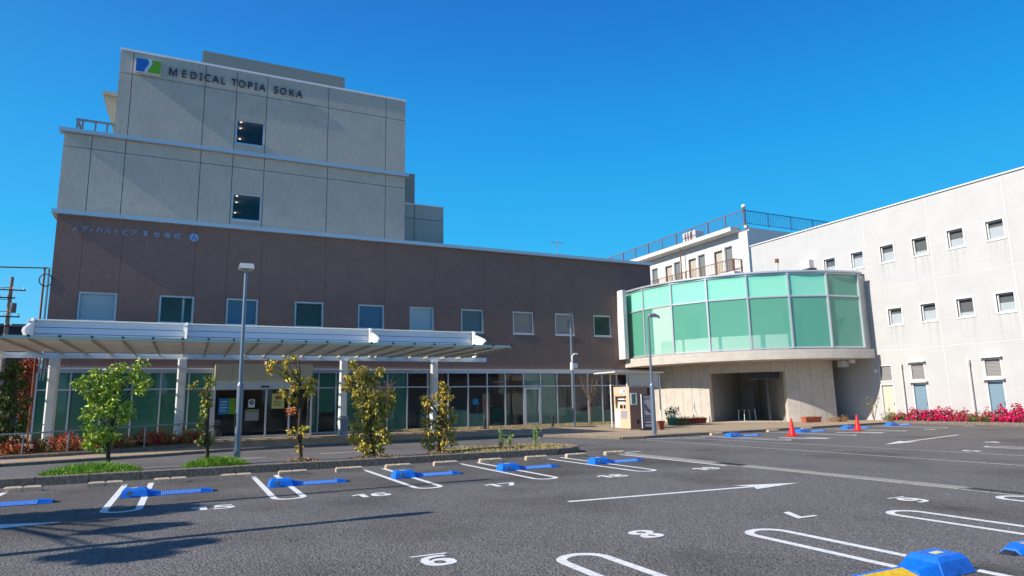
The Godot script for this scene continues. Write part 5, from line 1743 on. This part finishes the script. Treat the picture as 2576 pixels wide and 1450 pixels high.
# ---------------------------------------------------------------- plaza
func plaza():
	var k = thing("payment_kiosk", "tall cream and brown parking payment kiosk", "kiosk", Vector3(20.45, 0.1, -28.45))
	part("plinth", Shape.new().span(Vector3(-0.12, 0, -1.5), Vector3(1.25, 0.06, 0.12)), mt.kerb, k)
	part("cabinet", Shape.new().chamfer(Vector3(0.59, 1.12, -0.7), Vector3(1.12, 2.12, 1.38), 0.02), mt.kiosk_brown, k)
	var f = func(u, v, w): return Vector3(0.028 - w, v, u)
	part("front", slab(f, -1.39, -0.01, 0.06, 2.19, -0.001, 0.03), mt.kiosk_cream, k)
	part("white_panel", slab(f, -1.36, -0.9, 0.12, 1.25, 0.031, 0.04), mt.white, k)
	part("screen", slab(f, -0.95, -0.42, 1.32, 1.62, 0.031, 0.045), mt.white, k)
	part("slot", slab(f, -0.85, -0.62, 1.08, 1.25, 0.031, 0.05), mt.black, k)
	part("slot", slab(f, -0.52, -0.36, 1.08, 1.25, 0.031, 0.05), mt.black, k)
	part("slot", slab(f, -1.02, -0.30, 1.42, 1.52, 0.046, 0.05), mt.paper_ink, k)
	part("hood", slab(f, -1.05, -0.28, 1.66, 1.72, 0.031, 0.16), mt.kiosk_brown, k)
	part("side_hood", slab(f, -1.09, -1.05, 1.1, 1.72, 0.031, 0.16), mt.kiosk_brown, k)
	part("name_plate", slab(f, -0.85, -0.30, 1.88, 2.06, 0.031, 0.036), mt.logo_white, k)
	part("name_mark", slab(f, -0.5, -0.34, 1.90, 2.04, 0.0365, 0.04), mt.lock_pale, k)
	part("label", slab(f, -0.8, -0.25, 0.55, 0.95, 0.031, 0.035), mt.sign_grey, k)
	part("yellow_label", slab(f, -1.34, -1.1, 1.02, 1.22, 0.041, 0.06), mt.paper_yellow, k)
	var fr = func(u, v, w): return Vector3(u, v, -0.01 + w)
	part("bill_frame", frame_shape(fr, 0.08, 0.46, 1.25, 1.85, 0.05, 0.0, 0.03), mt.white, k)
	part("bill", slab(fr, 0.13, 0.41, 1.30, 1.80, 0.001, 0.012), mt.film_teal, k)
	part("lock", slab(fr, 0.42, 0.55, 0.28, 0.5, 0.001, 0.02), mt.black, k)
	# shelter roof and frame behind
	var sh = thing("shelter", "white framed shelter with pale panel behind the payment kiosk", "shelter", Vector3(21.6, 0.1, -30.2))
	for q in [[0.0, -1.6], [2.2, -1.6], [2.2, 0.0], [0.0, 0.0]]:
		part("post", Shape.new().tube([Vector3(q[0], 0, q[1]), Vector3(q[0], 2.95, q[1])], 0.045, 8), mt.white_steel, sh)
	part("roof", Shape.new().hexa([Vector3(-0.9, 2.98, -1.9), Vector3(-0.9, 2.98, 0.2), Vector3(2.4, 2.95, 0.2), Vector3(2.4, 2.95, -1.9), Vector3(-0.9, 3.05, -1.9), Vector3(-0.9, 3.05, 0.2), Vector3(2.4, 3.03, 0.2), Vector3(2.4, 3.03, -1.9)]), mt.old_white, sh)
	part("panel", Shape.new().span(Vector3(0.1, 2.25, -0.03), Vector3(2.1, 2.92, 0.03)), mt.door_beige, sh)
	part("rail", Shape.new().tube([Vector3(0, 2.2, 0), Vector3(2.2, 2.2, 0)], 0.03, 6), mt.white_steel, sh)
	# banner stand
	var s = thing("banner_stand", "narrow grey banner sign with dark hand symbol beside the kiosk", "sign", Vector3(20.75, 0.1, -27.4))
	s.rotation.y = -0.15
	part("frame", frame_shape(func(u, v, w): return Vector3(u, v, w), -0.27, 0.27, 0.12, 1.75, 0.04, -0.03, 0.03), mt.dark_metal, s)
	part("sheet", Shape.new().span(Vector3(-0.23, 0.16, -0.01), Vector3(0.23, 1.71, 0.01)), mt.sign_grey, s)
	part("post", Shape.new().tube([Vector3(-0.31, 0, 0), Vector3(-0.31, 1.78, 0)], 0.03, 8), mt.white_steel, s)
	part("base", Shape.new().chamfer(Vector3(0, 0.06, 0), Vector3(0.7, 0.12, 0.4), 0.03), mt.dark_metal, s)
	part("symbol", Shape.new().tube([Vector3(-0.14, 1.25, 0.014), Vector3(-0.10, 1.05, 0.014), Vector3(-0.02, 0.95, 0.014), Vector3(0.04, 1.05, 0.014), Vector3(0.12, 1.0, 0.014), Vector3(0.14, 0.88, 0.014)], 0.018, 6), mt.paper_ink, s)
	part("symbol", Shape.new().tube([Vector3(-0.10, 1.28, 0.014), Vector3(-0.02, 1.12, 0.014), Vector3(0.06, 0.98, 0.014), Vector3(0.06, 0.86, 0.014)], 0.016, 6), mt.paper_ink, s)
	for q in [[0.70, 0.16], [0.62, 0.18], [0.54, 0.18], [0.46, 0.15], [0.32, 0.18]]:
		part("text_line", Shape.new().span(Vector3(-q[1], q[0] - 0.025, 0.0105), Vector3(q[1], q[0] + 0.025, 0.013)), mt.paper_ink, s)
	part("heading", Shape.new().span(Vector3(-0.19, 1.52, 0.0105), Vector3(0.19, 1.56, 0.013)), mt.paper_ink, s)
	# pots and clutter along the concrete wall
	var green = [Color(0.03, 0.22, 0.14), Color(0.04, 0.28, 0.18), Color(0.07, 0.2, 0.08)]
	pot("terracotta flower pot beside the lamp post", Vector3(21.7, 0.1, -27.6), 0.2, 0.42, mt.terracotta, [])
	pot("white bucket beside the banner sign", Vector3(21.1, 0.1, -27.3), 0.13, 0.3, mt.white, [])
	pot("tall blue-green potted bush against the lit concrete", Vector3(26.0, 0.1, -32.0), 0.32, 0.4, mt.tub_green, green)
	pot("small green tub among the red troughs", Vector3(27.15, 0.1, -32.6), 0.26, 0.36, mt.tub_green, [])
	trough("dark red planter trough nearer the lamp post", Vector3(26.9, 0.1, -32.2), mt.trough_red, 0.12)
	trough("dark red planter trough nearer the garage", Vector3(28.4, 0.1, -32.6), mt.trough_red, 0.05)
	trough("pink plastic planter trough right of the garage opening", Vector3(33.0, 0.1, -28.0), mt.terracotta, 0.0)
	for q in [["pale folding tripod leaning by the concrete wall", Vector3(28.7, 0.1, -33.1), 1.25], ["short red-tipped stake frame behind the troughs", Vector3(27.6, 0.1, -33.3), 1.1]]:
		var t = thing("garden_frame", q[0], "frame", q[1])
		for a in [0.3, 2.2, 4.4]:
			part("leg", Shape.new().tube([Vector3(cos(a) * 0.38, 0, sin(a) * 0.3), Vector3(0, q[2] * 0.75, 0)], 0.018, 6), mt.white_steel, t)
		part("head", Shape.new().tube([Vector3(0, q[2] * 0.7, 0), Vector3(0.04, q[2], 0)], [0.05, 0.02], 8), mt.rust if q[2] < 1.2 else mt.galv, t)
	var yg = [Color(0.30, 0.26, 0.05), Color(0.24, 0.2, 0.05)]
	bush("low_plant", "low yellowish ground plant by the red troughs", Vector3(26.3, 0.1, -31.4), 0.9, 0.28, 0.35, yg, [], 0.0, "", 0.07, 200)
	bush("low_plant", "dry reddish weeds right of the pink trough", Vector3(34.5, 0.1, -27.3), 1.1, 0.35, 0.4, [Color(0.36, 0.22, 0.07), Color(0.28, 0.2, 0.08), Color(0.4, 0.16, 0.06)], [], 0.0, "", 0.06, 240)
	# azaleas along the annexe
	var bed = struct("flower_bed")
	var bs := Shape.new()
	bs.quad(Vector3(36.13, 0.13, -25.6), Vector3(37.5, 0.13, -25.6), Vector3(37.5, 0.13, 2), Vector3(36.13, 0.13, 2))
	part("soil", bs, mt.soil, bed)
	var leafs = [Color(0.10, 0.14, 0.03), Color(0.16, 0.18, 0.04), Color(0.22, 0.2, 0.05)]
	var pink = [Color(0.62, 0.008, 0.11), Color(0.70, 0.015, 0.15), Color(0.52, 0.006, 0.08)]
	var az = [[-25.6, 0.45, 0.0], [-25.0, 0.45, 0.15], [-24.2, 0.62, 0.45], [-23.4, 0.60, 0.5], [-22.6, 0.66, 0.6], [-21.8, 0.55, 0.35], [-21.2, 0.42, 0.10], [-20.5, 0.55, 0.15], [-19.8, 0.72, 0.6], [-19.0, 0.82, 0.85], [-18.2, 0.80, 0.85], [-17.4, 0.95, 0.9], [-16.6, 0.85, 0.85]]
	for q in az:
		bush("azalea", "leafy green azalea with few flowers along the white annexe" if q[2] < 0.3 else "magenta flowering azalea along the white annexe", Vector3(36.85, 0.13, q[0]), 0.55, q[1] * 1.08, 0.52, leafs, pink, q[2], "azaleas along the white annexe", 0.06, 520)
	var tw = thing("twiggy_shrub", "tall sparse shrub with few leaves at the annexe's shaded corner", "shrub", Vector3(36.6, 0.1, -26.6))
	var stm := Shape.new()
	var tl := Shape.new()
	for i in 8:
		var tip = Vector3(rng.randf_range(-0.35, 0.35), rng.randf_range(0.9, 1.7), rng.randf_range(-0.4, 0.4))
		stm.tube([Vector3.ZERO, tip * 0.5, tip], [0.015, 0.01, 0.004], 5)
		for j in 4:
			tuft(tl, tip * rng.randf_range(0.65, 1.0), 3, 0.11, [Color(0.25, 0.22, 0.08), Color(0.30, 0.25, 0.12), Color(0.10, 0.16, 0.06)])
	part("stem", stm, mt.bark_pale, tw)
	part("foliage", tl, mt.leaf, tw)

func pot(label, at, r, h, m, leaves):
	var t = thing("flower_pot", label, "flower pot", at)
	part("pot", Shape.new().tube([Vector3.ZERO, Vector3(0, h * 0.85, 0), Vector3(0, h * 0.86, 0), Vector3(0, h, 0)], [r * 0.72, r * 0.95, r * 1.08, r * 1.08], 16), m, t)
	part("soil", Shape.new().tube([Vector3(0, h, 0), Vector3(0, h + 0.005, 0)], r * 0.98, 16), mt.soil, t)
	if not leaves.is_empty():
		var s := Shape.new()
		for k in 90:
			tuft(s, Vector3(0, h + 0.35, 0) + rand_dir() * Vector3(0.45, 0.38, 0.45) * sqrt(rng.randf()), 4, 0.12, leaves)
		part("foliage", s, mt.leaf, t)

func trough(label, at, m, dry):
	var t = thing("planter_trough", label, "planter", at)
	part("box", Shape.new().hexa([Vector3(-0.6, 0, -0.15), Vector3(-0.6, 0, 0.15), Vector3(0.6, 0, 0.15), Vector3(0.6, 0, -0.15), Vector3(-0.66, 0.28, -0.18), Vector3(-0.66, 0.28, 0.18), Vector3(0.66, 0.28, 0.18), Vector3(0.66, 0.28, -0.18)]), m, t)
	part("lip", Shape.new().chamfer(Vector3(0, 0.30, 0), Vector3(1.38, 0.04, 0.42), 0.012), m, t)
	var s := Shape.new()
	for k in 60:
		tuft(s, Vector3(rng.randf_range(-0.55, 0.55), 0.34 + dry * rng.randf(), rng.randf_range(-0.12, 0.12)), 3, 0.07, [Color(0.3, 0.25, 0.1), Color(0.2, 0.2, 0.06)])
	part("foliage", s, mt.leaf, t)

# ---------------------------------------------------------------- outside the frame: what throws the long shadows over the bays
func behind():
	# lamp post whose shadow ends near bay 15, and the tree and post beside it
	var l1 = lamp_arm("plain", Vector3(-6.3, 0.0, -9.5), 5.85, "grey lamp post left of the bays, casting a long shadow")
	l1.scale = Vector3(1.7, 1.0, 1.7)
	var l2 = lamp_arm("plain", Vector3(-6.2, 0.0, -12.85), 7.6, "taller grey lamp post left of the bays beside the pine")
	l2.scale = Vector3(1.4, 1.0, 1.4)
	var t = thing("pine_tree", "pine with tufted limbs left of the bays", "tree", Vector3(-8.7, 0.0, -12.45))
	part("trunk", Shape.new().tube([Vector3.ZERO, Vector3(0.1, 2.5, 0), Vector3(0.0, 4.8, 0.1), Vector3(0.1, 5.4, 0.1)], [0.16, 0.13, 0.09, 0.04], 10), mt.bark, t)
	for q in [[0.8, 5.0, 1.95, 0.6, 0.30], [0.45, 5.0, 3.55, 0.4, 0.26], [1.3, 5.0, 3.5, 0.34, 0.24], [0.85, 5.0, 3.95, 0.4, 0.24], [-0.9, 4.9, 0.2, 0.9, 0.85], [0.0, 5.0, 0.15, 1.0, 0.9], [0.9, 5.0, 0.2, 0.8, 0.65], [0.3, 5.5, 0.2, 0.4, 0.3]]:
		part("limb", Shape.new().tube([Vector3(0.05, q[1] - 0.9, 0.05), Vector3(q[0] * 0.6, q[1] - 0.25, q[2] * 0.6), Vector3(q[0], q[1], q[2])], [0.045, 0.03, 0.012], 6), mt.bark, t)
		var s := Shape.new()
		for k in int(380 * q[3]):
			tuft(s, Vector3(q[0], q[1], q[2]) + rand_dir() * Vector3(q[3], 0.16, q[4]) * sqrt(rng.randf()), 8, 0.13, [Color(0.05, 0.09, 0.02), Color(0.08, 0.13, 0.03)], -0.3)
		part("tuft", s, mt.leaf, t)
	# the houses across the street behind, which the ground-floor panes mirror
	var hs = [[-24.0, 12.0, 7.5, "far_brown", "brown house across the street, with the widest front"], [-9.5, 10.0, 8.5, "far_dark", "dark house across the street beside the brown one"], [3.5, 12.5, 7.8, "far_grey", "grey house across the street, straight behind the bays"], [17.5, 11.0, 9.0, "far_dark", "tall dark house across the street"], [31.0, 12.0, 7.6, "far_brown", "brown house across the street opposite the gutter"], [45.0, 11.5, 8.6, "far_grey", "grey house across the street opposite the annexe"], [59.5, 13.0, 8.2, "far_dark", "dark house across the street at the far corner"]]
	for q in hs:
		var h = thing("house", q[4], "house", Vector3(q[0], 0, 36))
		part("wall", Shape.new().span(Vector3(-q[1] / 2, -0.03, -4), Vector3(q[1] / 2, q[2] - 1.6, 4)), mt[q[3]], h)
		part("roof", Shape.new().prism(PackedVector2Array([Vector2(-4.6, q[2] - 1.6), Vector2(4.6, q[2] - 1.6), Vector2(0, q[2] + 0.3)]), func(u, v, w): return Vector3(w, v, u), -q[1] / 2 - 0.4, q[1] / 2 + 0.4), mt.far_dark, h)
		for k in 3:
			for j in 2:
				var w = node("window", h)
				var x = -q[1] * 0.3 + k * q[1] * 0.3
				part("pane", Shape.new().span(Vector3(x - 0.7, 1.0 + j * 2.7, -4.03), Vector3(x + 0.7, 2.2 + j * 2.7, -4.01)), mt.glass_dark, w)
				part("frame", frame_shape(func(u, v, w2): return Vector3(u, v, -4.0 - w2), x - 0.76, x + 0.76, 0.94 + j * 2.7, 2.26 + j * 2.7, 0.06, 0.0, 0.05), mt.frame_alu, w)
